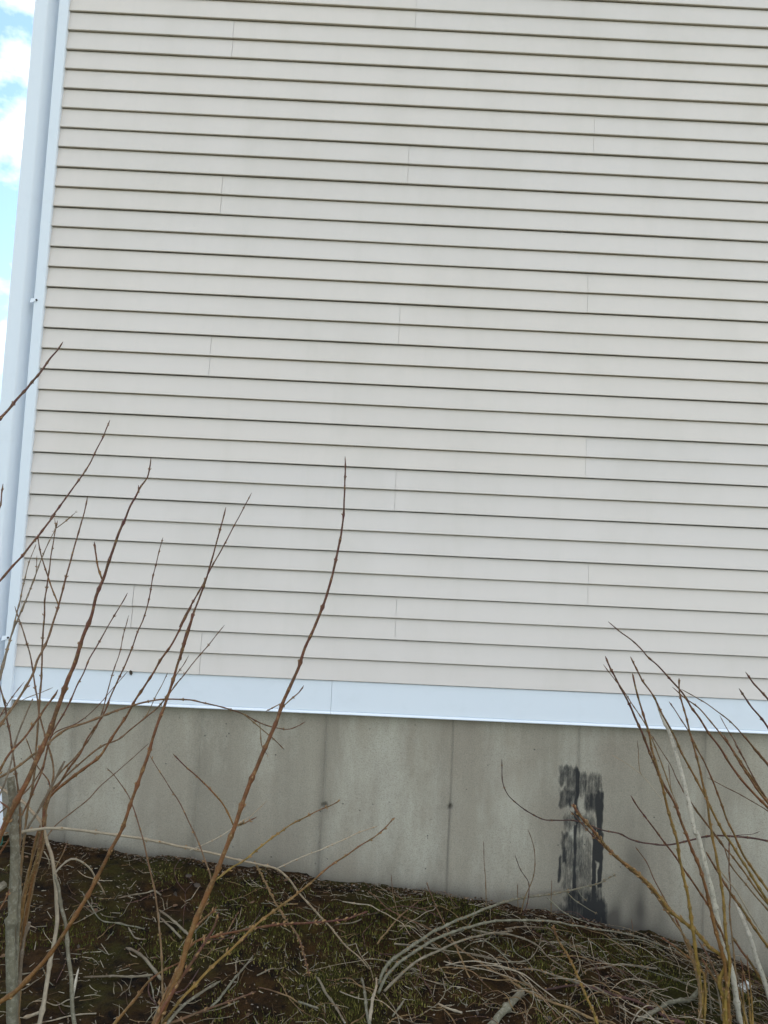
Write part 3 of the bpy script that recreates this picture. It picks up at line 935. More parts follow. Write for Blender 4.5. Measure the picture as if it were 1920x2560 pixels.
stem(LB, 'olive', V('C10', [(-20, 560), (60, 620), (120, 660)], 'C4', [(20, 560), (-40, 700)]), 6, 7, -1.5, -1.55, LBB, buds=False)
stem(LB, 'pale', V('C5', [(790, 1400), (740, 1340), (640, 1250), (560, 1150), (510, 1100), (430, 1010), (350, 920), (300, 850), (225, 785), (100, 755), (0, 735)],
     'C4', [(1420, 745), (1300, 715), (1200, 695), (1050, 665), (920, 640), (780, 620), (640, 600), (480, 580), (340, 570), (230, 580), (100, 600), (0, 615), (-80, 640)]),
     3.6, 9.5, ground_hit(*V('C5', [(790, 1400)])[0]).y, -1.45, LBB, node=0.07)
stem(LB, 'pale', V('C5', [(840, 525), (760, 550), (670, 590), (560, 640), (380, 715), (230, 782)]), 2.6, 4.5, -0.55, -0.82, None, node=0.045)
stem(LB, 'grey', V('C10', [(640, 1240), (450, 1205), (250, 1190), (0, 1192), (-80, 1195)]), 2.4, 3, -1.2, -1.4, LBB, buds=False)

# ---- middle shrub
m1 = stem(MBU, 'red', V('C8', [(1053, 103), (1055, 200), (1045, 450), (1030, 590), (1000, 740), (970, 870), (925, 1020), (870, 1165), (800, 1325), (740, 1490), (660, 1670), (610, 1810), (560, 1920)],
     'C4', [(1600, 330), (1520, 560), (1450, 740), (1380, 910), (1330, 1020), (1260, 1190), (1210, 1340), (1170, 1480), (1100, 1650), (1040, 1770), (1000, 1845)]), 3.4, 18, -1.05, -1.5, 'down', node=0.062)
twig(m1, 'red', V('C8', [(790, 1565), (760, 1610), (700, 1660), (658, 1695)]), 3, 3.6, -1.22, -1.24, MBU, node=0.03)
twig(m1, 'tan', V('C8', [(545, 1732), (590, 1710), (640, 1685)]), 2.4, 3, -1.22, -1.24, MBU, node=0.02)
twig(m1, 'red', V('C4', [(1120, 88), (1200, 170), (1280, 240), (1380, 340), (1460, 440), (1515, 557)]), 3.4, 5.5, -1.22, -1.3, MBU, node=0.04)
twig(m1, 'tan', V('C5', [(105, 468), (0, 520)], 'C4', [(1580, 533), (1518, 560)]), 3, 3.6, -1.2, -1.3, MBU, node=0.03, bs=1.6)
twig(m1, 'pale', V('C5', [(165, 370), (70, 460), (0, 500)], 'C4', [(1500, 578), (1400, 640), (1290, 690), (1230, 715)]), 1.8, 3.4, -1.12, -1.28, MBU, node=0.05)
twig(m1, 'olive', V('C5', [(612, 368), (560, 395), (480, 430), (380, 480), (300, 525), (190, 600), (80, 690), (10, 745)], 'C4', [(1500, 830), (1395, 908)]), 3, 5.5, -1.0, -1.36, MBU, node=0.035, bs=1.6)
stem(MBU, 'olive', V('C5', [(942, 472), (850, 570), (740, 640), (640, 710), (520, 790), (440, 860), (350, 935), (240, 1020), (120, 1110), (0, 1225)],
     'C4', [(1450, 1400), (1340, 1500), (1260, 1590), (1180, 1670), (1100, 1780), (1055, 1845)]), 3, 9, -0.95, -1.48, 'down', node=0.04, bs=1.6)
stem(MBU, 'olive', V('C4', [(1408, 1078), (1380, 1110), (1290, 1190), (1220, 1290), (1185, 1420), (1110, 1640), (1020, 1845)]), 5.5, 8, -1.3, -1.5, 'down', node=0.05, bs=1.5)
stem(MBU, 'red', V('C4', [(1418, 1120), (1380, 1230), (1270, 1400), (1160, 1570), (1080, 1700), (1005, 1840)]), 6.5, 11, -1.38, -1.52, 'down', node=0.05, bs=1.6)
stem(MBU, 'red', V('C5', [(782, 1045), (700, 1075), (640, 1095), (500, 1110), (330, 1120), (200, 1130), (0, 1165)], 'C4', [(1500, 1250), (1350, 1280), (1240, 1325), (1150, 1480), (1060, 1680), (990, 1845)]),
     4.5, 8, -0.98, -1.5, 'down', node=0.035, bs=1.9)
stem(MBU, 'tan', V('C4', [(970, 100), (1050, 230), (1100, 310), (1160, 400), (1220, 520), (1280, 650), (1320, 760), (1365, 900), (1340, 1040), (1250, 1240), (1150, 1500), (1060, 1720), (1010, 1845)]), 2, 7, -1.15, -1.5, 'down', node=0.06, bs=1.5)
stem(MBU, 'tan', V('C4', [(690, 180), (740, 232), (800, 310), (850, 400), (890, 520), (925, 640), (950, 740), (970, 830), (1000, 960), (1020, 1080), (1030, 1200), (1045, 1370), (1050, 1520), (1055, 1700), (1050, 1845)]), 2.2, 7, -1.15, -1.45, 'down', node=0.06)
stem(MBU, 'olive', V('C4', [(1210, 1420), (1050, 1500), (960, 1570), (880, 1670), (790, 1780), (735, 1845)]), 4, 9, -1.25, -1.45, 'down', node=0.05)
stem(MBU, 'tan', V('C4', [(1659, 1630), (1500, 1690), (1350, 1740), (1200, 1800), (1060, 1850)]), 4, 8, -1.3, -1.5, 'down', node=0.05, bs=1.4)
stem(MBU, 'lichen', V('C4', [(1430, 1560), (1300, 1640), (1180, 1730), (1080, 1845)]), 6, 10, -1.35, -1.5, 'down', buds=False)

# ---- right shrub
stem(RB, 'olive', V('C6', [(470, 388), (490, 430), (520, 470), (600, 560), (680, 660), (770, 740), (860, 810), (940, 890), (1010, 970), (1060, 1040), (1150, 1110), (1230, 1180), (1300, 1260), (1400, 1350)],
     'C11', [(1180, 1200), (1230, 1400), (1240, 1620)]), 7, 11, -0.62, -0.68, 'down', node=0.03, bs=1.5, power=0.5)
stem(RB, 'tan', V('C6', [(450, 430), (490, 470), (530, 520), (620, 610), (700, 690), (790, 770), (870, 835), (960, 930), (1010, 1000), (1080, 1100), (1180, 1250)]) + rtail(), 3, 6, -0.6, -0.68, 'down', node=0.03, bs=1.6)
stem(RB, 'red', V('C6', [(822, 338), (880, 430), (950, 520), (1030, 630), (1100, 720), (1160, 810), (1230, 910), (1290, 1000), (1340, 1100), (1400, 1230), (1430, 1380)], 'C11', [(1240, 1350), (1245, 1620)]), 4, 8, -0.55, -0.68, 'down')
stem(RB, 'red', V('C7', [(475, 408), (510, 490), (560, 590), (600, 660), (650, 760), (690, 850), (740, 960), (790, 1090), (850, 1230), (900, 1340), (960, 1440), (1010, 1560), (1060, 1700), (1100, 1800)],
     'C6', [(1200, 680), (1250, 800), (1290, 940), (1320, 1080), (1350, 1200), (1385, 1320), (1410, 1500), (1425, 1730)]), 4.5, 11, -0.6, -0.7, 'down')
stem(RB, 'olive', V('C7', [(672, 533), (700, 650), (735, 780), (770, 900), (790, 960), (815, 1090), (850, 1210), (890, 1340), (920, 1480), (960, 1620), (1000, 1760)],
     'C6', [(1120, 720), (1160, 900), (1180, 1020), (1200, 1150), (1220, 1300), (1240, 1450), (1255, 1600), (1262, 1732)]), 4.5, 11, -0.7, -0.66, 'down')
stem(RB, 'tan', V('C7', [(460, 468), (520, 550), (575, 615), (640, 710), (700, 800), (760, 890), (800, 980), (860, 1120), (910, 1260), (960, 1400)]), 2.2, 4, -0.62, -0.65, None)
stem(RB, 'olive', V('C7', [(658, 412), (700, 500), (750, 590), (800, 660), (835, 715), (900, 850), (975, 985), (1020, 1090), (1090, 1220), (1160, 1350), (1210, 1440), (1270, 1570), (1330, 1680), (1400, 1780), (1460, 1880)],
     'C6', [(1560, 830), (1640, 960), (1720, 1090)]), 4, 8, -0.5, -0.55, RBB)
stem(RB, 'olive', V('C7', [(1012, 568), (1018, 690), (1050, 800), (1075, 900), (1100, 1000), (1135, 1120), (1165, 1240), (1190, 1360), (1215, 1450), (1230, 1560), (1250, 1690), (1270, 1800)],
     'C6', [(1350, 740), (1370, 850), (1385, 960), (1395, 1100), (1410, 1250), (1425, 1400)], 'C11', [(1240, 1400), (1250, 1620)]), 4, 10, -0.62, -0.7, 'down', bs=1.3)
stem(RB, 'red', V('C7', [(495, 157), (590, 235), (690, 310), (780, 410), (870, 490), (960, 590), (1040, 680), (1100, 780), (1160, 860), (1230, 970), (1310, 1080), (1380, 1190), (1470, 1310), (1560, 1410), (1659, 1510), (1760, 1640)]), 3, 8, -0.5, -0.58, RBB, node=0.08)
stem(RB, 'olive', V('C7', [(962, 632), (1050, 710), (1150, 780), (1230, 870), (1310, 970), (1380, 1060), (1450, 1160), (1530, 1280), (1600, 1390), (1680, 1500), (1760, 1650)]), 2.6, 7, -0.45, -0.55, RBB)
stem(RB, 'tan', V('C7', [(1025, 648), (1120, 700), (1220, 760), (1330, 840), (1420, 920), (1500, 1010), (1580, 1110), (1659, 1205), (1750, 1330)]), 2.2, 5, -0.42, -0.5, RBB, node=0.07)
stem(RB, 'red', V('C7', [(938, 738), (1000, 830), (1060, 920), (1110, 1010), (1160, 1120)]), 2.6, 4, -0.6, -0.63, None)
stem(RB, 'red', V('C7', [(1495, 523), (1550, 600), (1610, 665), (1670, 735), (1760, 860)]), 4, 6.5, -0.5, -0.55, RBB)
stem(RB, 'red', V('C7', [(1448, 643), (1520, 750), (1600, 850), (1670, 945), (1760, 1090)]), 4, 6.5, -0.52, -0.55, RBB)
stem(RB, 'tan', V('C7', [(1308, 840), (1340, 900), (1380, 965), (1430, 1050), (1490, 1170), (1560, 1300), (1640, 1430), (1760, 1600)]), 2, 4.5, -0.5, -0.55, RBB)
stem(RB, 'olive', V('C7', [(1120, 1050), (1190, 1170), (1250, 1300), (1300, 1430), (1350, 1570), (1410, 1700), (1460, 1810), (1500, 1890)], 'C6', [(1560, 780), (1640, 890), (1720, 1010)]), 3.4, 8, -0.6, -0.6, RBB)
stem(RB, 'tan', V('C7', [(1215, 1292), (1330, 1350), (1450, 1410), (1610, 1505), (1740, 1590)]), 2, 3.2, -0.4, -0.5, RBB, buds=False)
stk = stem(RB, 'stake', V('C7', [(832, 708), (850, 750), (880, 830), (925, 930), (962, 1020), (992, 1120), (1022, 1230), (1052, 1350), (1085, 1480), (1105, 1580), (1130, 1700)],
     'C6', [(1225, 560), (1250, 650), (1280, 780), (1310, 900), (1340, 1040), (1370, 1170), (1400, 1300), (1440, 1420), (1470, 1600)]), 3, 17, -0.48, -0.6, 'down', buds=False, node=0.35, power=0.34)
stk['label'] = 'thick peeled whitish dead cane with a split pointed tip'
stem(RB, 'olive', V('C6', [(1280, 680), (1340, 780), (1400, 880), (1450, 960), (1520, 1060), (1600, 1180), (1659, 1260), (1740, 1380)]), 5, 9, -0.5, -0.55, RBB)
stem(RB, 'pale', V('C6', [(1370, 800), (1470, 930), (1560, 1080), (1625, 1180)]), 4, 4.5, -0.44, -0.46, None, buds=False)
stem(RB, 'stake', V('C6', [(1440, 940), (1490, 1060), (1530, 1150), (1570, 1270), (1610, 1400), (1659, 1530), (1700, 1680)]), 9, 17, -0.42, -0.5, 'down', buds=False, node=0.4)
stem(RB, 'tan', V('C7', [(810, 980), (880, 1090), (950, 1200), (1000, 1310), (1060, 1420), (1150, 1540), (1230, 1650), (1330, 1780)], 'C6', [(1430, 760), (1540, 900), (1659, 1040), (1730, 1140)]), 2.2, 5, -0.42, -0.5, RBB, node=0.07)
stem(RB, 'tan', V('C7', [(935, 1190), (945, 1290), (958, 1390), (1010, 1520)]), 2, 2.6, -0.5, -0.52, None, buds=False)
stem(RB, 'tan', V('C6', [(850, 650), (920, 750), (960, 840), (1000, 920), (1060, 1030), (1130, 1160)]) + rtail(), 2.4, 6, -0.5, -0.66, 'down')
stem(RB, 'pale', V('C6', [(700, 88), (790, 140), (880, 205), (960, 300), (1030, 390), (1120, 520)]), 1.6, 2.4, -0.2, -0.4, None, buds=False)
stem(RB, 'tan', V('C6', [(862, 0), (870, 100), (878, 195), (890, 215)]), 1.8, 2, -0.3, -0.32, None, buds=False)
stem(RB, 'tan', V('C6', [(1425, 600), (1420, 750), (1430, 900), (1425, 1060), (1440, 1200), (1460, 1400)]), 3.4, 5, -0.25, -0.45, 'down', node=0.05)
stem(RB, 'olive', V('C6', [(1200, 405), (1290, 520), (1380, 640), (1450, 720), (1530, 830), (1600, 930), (1690, 1040)]), 3, 6, -0.4, -0.5, RBB)
stem(RB, 'olive', V('C6', [(1390, -30), (1470, 110), (1540, 220), (1600, 310), (1690, 420)]), 4.5, 7, -0.5, -0.56, RBB)
stem(RB, 'olive', V('C6', [(1510, -30), (1600, 80), (1690, 185)]), 4, 5, -0.48, -0.54, RBB)
stem(RB, 'tan', V('C6', [(1455, 20), (1530, 150), (1590, 270), (1659, 390), (1720, 500)]), 2.4, 4, -0.48, -0.54, RBB, node=0.03)
stem(RB, 'olive', V('C11', [(600, 760), (720, 840), (830, 930), (930, 1000), (1010, 1080)]) + rtail(), 4, 8, -0.35, -0.66, 'down')
stem(RB, 'olive', V('C11', [(740, 570), (800, 700), (860, 830), (930, 960), (985, 1080)]) + rtail(), 3.4, 8, -0.6, -0.68, 'down')
stem(RB, 'tan', V('C11', [(960, 780), (1040, 900), (1100, 1020), (1170, 1180), (1230, 1350), (1260, 1620)]), 4, 8, -0.5, -0.68, 'down')
stem(RB, 'olive', V('C11', [(1310, 760), (1400, 900), (1480, 1000), (1560, 1130), (1640, 1250), (1740, 1400)]), 6, 9, -0.4, -0.5, 'down')
stem(RB, 'olive', V('C11', [(1000, 960), (1080, 1100), (1180, 1250), (1220, 1400), (1230, 1620)]), 5, 10, -0.55, -0.7, 'down')
for q in range(9):                                     # short shoots in the dense foot of the shrub
    x0, y0 = R.uniform(1050, 1450), R.uniform(950, 1150)
    dx = R.uniform(-60, 160)
    stem(RB, R.choice(['olive', 'tan', 'grey', 'olive']), V('C11', [(x0, y0), (x0 + dx * 0.4, y0 + 190), (x0 + dx * 0.8, y0 + 400), (x0 + dx, 1640)]), 2.4, 6, -0.45 - R.uniform(0, 0.1), -0.62, 'down')

# reddish bramble runner crossing in front of the foundation
p_ = at(1900, 2110, -0.35)
vine = bush('bramble_runner', 3.62, -0.4, 'thin wine-red bramble runner crossing in front of the black tar patch', 'bramble')
stem(vine, 'wine', V('C6', [(35, 118), (40, 250), (70, 330), (130, 390), (200, 440), (290, 485), (380, 490), (470, 490), (560, 515), (650, 550), (750, 570), (830, 610), (920, 630), (1040, 640),
     (1150, 620), (1250, 595), (1330, 583), (1450, 588), (1560, 598), (1659, 615), (1760, 640)]), 2.4, 6.5, -0.12, -0.4, (3.62, -0.4), node=0.06)
stem(vine, 'wine', V('C6', [(1612, 555), (1570, 572), (1500, 578), (1440, 588)]), 1.6, 2.4, -0.34, -0.33, None, buds=False)

# small upright shoots against the foundation
def shoot(label, kind, px, wt, wb, lean=0.05, group=None, **kw):
    g = ground_hit(*px[-1])
    e = bush('shoot', g.x, g.y, label, 'shoot', group)
    stem(e, kind, px, wt, wb, g.y - lean, g.y, ground=True, **kw)
shoot('slender curved dark shoot rising by the grey branch left of the tar patch', 'tan', V('C6', [(195, 545), (230, 650), (238, 760), (220, 860), (180, 950), (150, 1060)]), 2, 3, buds=False)
shoot('short straight brown shoot left of the slender curved one', 'wine', V('C6', [(115, 700), (150, 790), (200, 880), (190, 1000), (160, 1075)]), 2, 2.6)
for px in (V('C5', [(1485, 615), (1490, 760), (1500, 890), (1502, 1040)]), V('C5', [(922, 815), (930, 920), (950, 1010), (965, 1070)]), V('C13', [(130, 20), (138, 120), (140, 230)]), V('C13', [(452, 30), (450, 150), (455, 260)]),
           V('C6', [(340, 850), (338, 930), (335, 1060)]), V('C6', [(825, 1090), (835, 1150), (840, 1230)])):
    shoot('thin dry stalk standing upright at the foot of the concrete', 'tan', px, 1.6, 2.4, 0.02, 'dry stalks along the foundation', buds=False)

# ---- branches lying on the ground
def lying(name, label, kind, px, wt, wb, lift=0.012, cat='branch', group=None, arch=0.0, buds=True, node=0.05, bs=1.0, twigs=(), flat=False):
    SEED[0] += 1
    pts, rd = [], []
    n_ = len(px)
    for i, (x, y) in enumerate(px):
        s = i / (n_ - 1)
        L = lift + arch * math.sin(math.pi * min(1, s * 1.0))
        w = wt + (wb - wt) * s
        p = ground_hit(x, y, L)
        pts.append(p)
        rd.append(w / 2 * depth_of(p) / F_PX)
    loc = min(pts, key=lambda q: q.z - ground_z(q.x, q.y)).copy()
    loc.z = ground_z(loc.x, loc.y)
    if twigs:
        e = empty(name, loc, label, cat, group)
        bpy.context.view_layer.update()
        main = tube('stem', pts, rd, M[kind], e, node, buds, SEED[0], loc=loc, bud_scale=bs, flat_tip=flat, crook=0.0015)
        for tp, a, b in twigs:
            SEED[0] += 1
            q = [ground_hit(x, y, lift + 0.5 * arch) for x, y in tp]
            tube('side_twig', q, [(a + (b - a) * i / (len(q) - 1)) / 2 * depth_of(v) / F_PX for i, v in enumerate(q)], M[kind], main, node, buds, SEED[0], loc=loc, crook=0.0015)
        return e
    o = tube(name, pts, rd, M[kind], None, node, buds, SEED[0], loc=loc, bud_scale=bs, flat_tip=flat, crook=0.0015)
    o.location = loc
    return tag(o, label, cat, group)

lying('fallen_branch', 'long grey arching branch lifting over the moss towards the tar patch', 'lichen',
      V('C6', [(735, 820), (690, 840), (620, 875), (520, 900), (420, 925), (300, 945), (150, 965), (0, 1005)], 'C5', [(1400, 1070), (1300, 1110), (1180, 1170), (1100, 1220), (1000, 1290), (920, 1350), (870, 1420), (850, 1490)]), 3, 8, 0.02, arch=0.05, node=0.04,
      twigs=((V('C6', [(650, 1135), (560, 1115), (470, 1080), (400, 1040), (310, 960)]), 1.8, 3), (V('C6', [(620, 1062), (500, 990), (430, 930)]), 1.8, 3), (V('C6', [(555, 985), (520, 950), (500, 915)]), 1.4, 2)))
lying('fallen_branch', 'grey-green branch bowed just below the long arching grey one', 'lichen',
      V('C6', [(1130, 1300), (1000, 1250), (870, 1200), (740, 1170), (600, 1150), (450, 1125), (320, 1105), (160, 1100), (0, 1100)], 'C5', [(1560, 1100), (1430, 1130), (1300, 1170), (1200, 1210), (1100, 1270), (980, 1350), (900, 1430), (840, 1540)]), 3, 7.5, 0.02, arch=0.04, node=0.04)
lying('fallen_branch', 'brownish branch curving out of the heap of dead canes on the moss', 'grey',
      V('C6', [(330, 1150), (200, 1140), (60, 1150)], 'C5', [(1659, 1165), (1500, 1185), (1350, 1225), (1200, 1290), (1080, 1350), (980, 1430), (880, 1530)]), 2.6, 6.5, 0.02, arch=0.03)
lying('fallen_branch', 'long straight brown branch running down to the right over green moss', 'tan',
      V('C5', [(780, 920), (830, 960), (900, 1030), (1000, 1080), (1130, 1140), (1250, 1210), (1350, 1280), (1450, 1350), (1550, 1410), (1659, 1470)], 'C6', [(100, 1480), (200, 1540), (320, 1590), (450, 1640), (560, 1690), (680, 1732)]), 2.6, 6.5, 0.012, node=0.045)
lying('fallen_branch', 'thin pale stick pointing left across the bowed grey branches', 'grey', V('C5', [(1600, 1345), (1450, 1310), (1300, 1290), (1160, 1270), (1040, 1250), (940, 1245)]), 2.4, 4.6, 0.035, buds=False)
lying('fallen_branch', 'thin brown stick crossing the bowed grey branches steeply', 'tan', V('C5', [(1138, 868), (1180, 980), (1230, 1090), (1280, 1190), (1320, 1270), (1360, 1360), (1400, 1450)]), 2, 4, 0.03)
lying('fallen_branch', 'short grey stick left of the heap of dead canes', 'grey', V('C5', [(640, 1725), (580, 1620), (520, 1540), (475, 1452)]), 5, 6, 0.012, buds=False, flat=True)
lying('fallen_branch', 'crooked grey cane standing out of the heap of dead canes', 'lichen', V('C12', [(675, 640), (700, 740), (712, 850), (725, 950), (745, 1029)]), 5, 9, 0.05, buds=False)
lying('fallen_branch', 'pale bent cane in the middle of the heap of dead canes', 'pale', V('C12', [(800, 640), (795, 720), (770, 820), (752, 920), (745, 1000)]), 4, 9, 0.05, buds=False)
lying('fallen_branch', 'thick pale grey piece of branch with a sawn end on the moss', 'lichen', V('C13', [(490, 1110), (400, 1200), (300, 1310), (200, 1422), (150, 1480)]), 17, 19, 0.012, buds=False, flat=True, node=0.3)
lying('fallen_branch', 'reddish branch with short spurs running under the foot of the olive shrub', 'wine',
      V('C6', [(290, 1525), (430, 1500), (550, 1500), (640, 1530), (740, 1560), (850, 1590), (950, 1640), (1060, 1700), (1150, 1732)]), 4.5, 8, 0.014, node=0.03, bs=1.5)
lying('fallen_branch', 'grey branch with short thorny spurs above the reddish spurred branch', 'grey', V('C6', [(95, 1400), (240, 1400), (370, 1440), (480, 1475), (600, 1510), (680, 1550)]), 3, 5.5, 0.014, node=0.025, bs=1.4)
lying('fallen_branch', 'hooked grey branch lying on soil at the foot of the wall', 'grey', V('C6', [(535, 1425), (560, 1400), (640, 1390), (760, 1370), (860, 1380), (980, 1395)]), 2.6, 5.5, 0.014, node=0.03, bs=1.3)
lying('fallen_branch', 'yellowish brown shoot lying straight across the dead twigs', 'olive', V('C6', [(345, 1130), (380, 1220), (440, 1320), (490, 1420), (540, 1540), (590, 1650), (620, 1732)]), 4, 6, 0.05, node=0.035, bs=1.4)
lying('fallen_branch', 'curved thin grey twig sagging over the moss', 'grey', V('C13', [(690, 520), (665, 640), (600, 750), (520, 800), (380, 810), (250, 795), (100, 755), (0, 740)]), 2, 4, 0.012, buds=False)
lying('fallen_branch', 'slim grey branch slanting down towards the yellowish shoot', 'grey', V('C13', [(940, 900), (850, 830), (740, 750), (640, 640), (500, 575), (350, 535), (150, 520), (0, 490)]), 2.6, 5, 0.02)
lying('fallen_branch', 'pale forked branch lying under the olive shrub', 'lichen', V('C11', [(360, 1590), (480, 1520), (580, 1470), (680, 1410), (800, 1390), (900, 1370), (970, 1290)]), 8, 11, 0.02, buds=False, node=0.06)
lying('fallen_branch', 'straight grey stick lying level on the dark soil', 'grey', V('C4', [(540, 1536), (700, 1530), (850, 1532), (990, 1525)]), 4, 5.5, 0.012, buds=False)
lying('fallen_branch', 'bowed grey stick rising out of the dark soil', 'grey', V('C4', [(815, 1345), (880, 1370), (940, 1420), (990, 1480), (1045, 1550)]), 5.5, 8, 0.016, buds=False)
lying('fallen_branch', 'thin stick bent at its end beside the brown shrub canes', 'grey', V('C4', [(765, 1025), (850, 1005), (960, 985), (1000, 975), (1042, 1002)]), 2.6, 4, 0.012, buds=False)
lying('fallen_branch', 'grey stick leaning against the base of the curved reddish stem', 'grey', V('C4', [(1030, 1100), (1100, 1150), (1160, 1205), (1230, 1270)]), 4, 6, 0.02, buds=False)
lying('fallen_branch', 'broken grey stick parallel to the leaning stick, just below it', 'grey', V('C4', [(1040, 1150), (1100, 1210), (1175, 1285)]), 4, 5.5, 0.014, buds=False)
lying('fallen_branch', 'greyish stick lying out towards the moss from the curved reddish stem', 'lichen', V('C12', [(320, 900), (230, 870), (150, 845)]), 5, 6, 0.012, buds=False)
lying('fallen_branch', 'long straw-coloured stick in the dark litter beside the middle shrub', 'lichen', V('C4', [(1640, 1400), (1560, 1500), (1500, 1570), (1420, 1680), (1370, 1730)]), 4, 6, 0.012, buds=False)
lying('fallen_branch', 'short pale stick with a broken end at the right of the heap of canes', 'pale', V('C12', [(1310, 860), (1400, 900), (1510, 940)]), 4.5, 5.5, 0.012, buds=False, flat=True)
lying('fallen_branch', 'stubby pale stick leaning out of the heap of dead canes', 'lichen', V('C12', [(1030, 830), (990, 890), (935, 965)]), 4, 4.5, 0.02, buds=False, flat=True)
lying('fallen_branch', 'slanting brown stick pointing to the heap of dead canes from above', 'tan', V('C12', [(1160, 0), (1060, 80), (980, 150), (880, 270), (805, 362)]), 2.6, 4.4, 0.02)
lying('fallen_branch', 'slender tan shoot with budded tip drooping to the moss', 'tan', V('C5', [(425, 1440), (395, 1330), (350, 1190), (290, 1110), (210, 980), (150, 860), (90, 740)]), 3.4, 3.6, 0.05, node=0.025, bs=1.7)
lying('fallen_branch', 'bleached thick twig forking under the grey cut canes', 'pale', V('C4', [(150, 1800), (220, 1780), (270, 1760)]), 7, 8, 0.03, buds=False)
lying('fallen_branch', 'upright splintered white stub beside the grey forked cane', 'stake', V('C4', [(510, 1480), (490, 1570), (470, 1660)]), 3, 9, 0.06, buds=False)

# ---- loose twigs, leaves
def visible_ground_point():
    while True:
        px, py = R.uniform(-40, 1960), R.uniform(2090, 2640)
        g = ground_hit(px, py)
        if g.y < -0.015 and ground_z(g.x, g.y) > g.z - 0.02:
            return g
HUE = {'grey': 'grey', 'lichen': 'greenish grey', 'pale': 'pale cream', 'tan': 'tan', 'wine': 'wine-red'}
for i in range(190):
    g = visible_ground_point()
    L = R.choice([0.05, 0.07, 0.09, 0.12, 0.16, 0.22]) * R.uniform(0.7, 1.2)
    if g.x > 1.9 and R.random() < 0.7:
        a = R.gauss(-0.4, 0.5)
    else:
        a = R.uniform(-math.pi, math.pi)
    bend = R.uniform(-0.25, 0.25)
    pts = []
    w0 = R.uniform(0.0009, 0.0021) * (1.4 if L > 0.13 else 1)
    up = R.choice([0, 0, 0, 0.25, 0.5])
    for k in range(5):
        s = k / 4 - 0.5
        x = g.x + math.cos(a + bend * s) * L * s
        y = min(-0.008, g.y + math.sin(a + bend * s) * L * s)
        kx, ky = R.gauss(0, 0.014) * L, R.gauss(0, 0.014) * L
        pts.append(Vector((x + kx, min(-0.008, y + ky), ground_z(x, y) + w0 + 0.003 + max(0, -s) * up * L)))
    loc = Vector((g.x, g.y, ground_z(g.x, g.y)))
    SEED[0] += 1
    kd = R.choice(['grey', 'grey', 'lichen', 'pale', 'tan', 'wine'])
    o = tube('fallen_twig', pts, [w0 * (0.6 + 0.1 * k) for k in range(5)], M[kd], None, 0.03, R.random() < 0.4, SEED[0], sides=5, step=0.012, loc=loc)
    o.location = loc
    sz = 'stubby' if L < 0.075 else 'short' if L < 0.13 else 'long'
    tag(o, '%s %s twig %s on the dark mossy ground' % (sz, HUE[kd], 'propped up at one end' if up else 'lying flat'), 'twig', 'loose twigs on the ground')

for i in range(130):                                   # tangle of thin dead stems at the foot of the right shrub
    g = visible_ground_point()
    while g.x < 1.45 + R.random() * 1.4:
        g = visible_ground_point()
    L = R.uniform(0.14, 0.42)
    a = R.choice([R.gauss(-0.25, 0.35), R.gauss(2.4, 0.5), R.gauss(1.2, 0.4)])
    hump = R.uniform(0.0, 0.06)
    bend = R.uniform(-0.7, 0.7)
    w0 = R.uniform(0.0008, 0.0022)
    pts = []
    for k in range(7):
        s = k / 6 - 0.5
        x = g.x + math.cos(a + bend * s) * L * s
        y = min(-0.008, g.y + math.sin(a + bend * s) * L * s)
        kx, ky = R.gauss(0, 0.004), R.gauss(0, 0.004)
        pts.append(Vector((x + kx, min(-0.008, y + ky), ground_z(x, y) + w0 + 0.002 + hump * math.sin(math.pi * (s + 0.5)))))
    loc = Vector((g.x, g.y, ground_z(g.x, g.y)))
    SEED[0] += 1
    kd = R.choice(['grey', 'tan', 'pale', 'tan', 'wine', 'pale', 'lichen'])
    o = tube('fallen_twig', pts, [w0 * (0.5 + 0.1 * k) for k in range(7)], M[kd], None, 0.035, R.random() < 0.5, SEED[0], sides=5, loc=loc, crook=0.0016)
    o.location = loc
    tag(o, '%s %s dead stem in the tangle around the foot of the olive shrub' % ('arched' if hump > 0.03 else 'trailing', HUE[kd]), 'twig', 'tangled dead stems')

leaf_meshes = []
for q in range(5):
    rr = random.Random(50 + q)
    vv, ff_ = [], []
    nl = 7
    for i in range(nl):
        s = i / (nl - 1)
        w = 0.28 * math.sin(math.pi * min(1, s * 0.97 + 0.02)) ** 0.8 * (1 + 0.2 * rr.uniform(-1, 1))
        zc = 0.10 * math.sin(s * 3 + q) + 0.25 * (s - 0.5) ** 2
        for j, e in enumerate((-1, -0.45, 0, 0.45, 1)):
            vv.append((s - 0.5, e * w, zc + 0.22 * abs(e) ** 1.5 * w * 3 * rr.uniform(0.6, 1.3)))
    for i in range(nl - 1):
        for j in range(4):
            ff_.append((i * 5 + j, i * 5 + j + 1, i * 5 + j + 6, i * 5 + j + 5))
    leaf_meshes.append((vv, ff_))
leaf_data = {}
def leaf(pos, size, mat, rz, tilt, label, group=None, q=None):
    q = R.randrange(5) if q is None else q
    key = (q, mat)
    if key not in leaf_data:
        o = mesh_obj('dead_leaf', leaf_meshes[q][0], leaf_meshes[q][1], M[mat], smooth=True)
        leaf_data[key] = o.data
    else:
        o = bpy.data.objects.new('dead_leaf', leaf_data[key])
        COL.objects.link(o)
    o.location = pos
    o.scale = (size, size, size)
    o.rotation_euler = (tilt, R.uniform(-0.4, 0.4), rz)
    return tag(o, label, 'leaf', group)
for (x, y), s, a in zip(V('C4', [(1222, 882), (1278, 942), (1132, 1005)]), (0.030, 0.032, 0.038), (0.4, 0.1, 1.2)):
    g = ground_hit(x, y, 0.02)
    leaf(g, s, 'leaf_grey', a, 0.9, 'small dark oval leaf on a thin seedling in front of the concrete', 'oval leaves of the seedling')
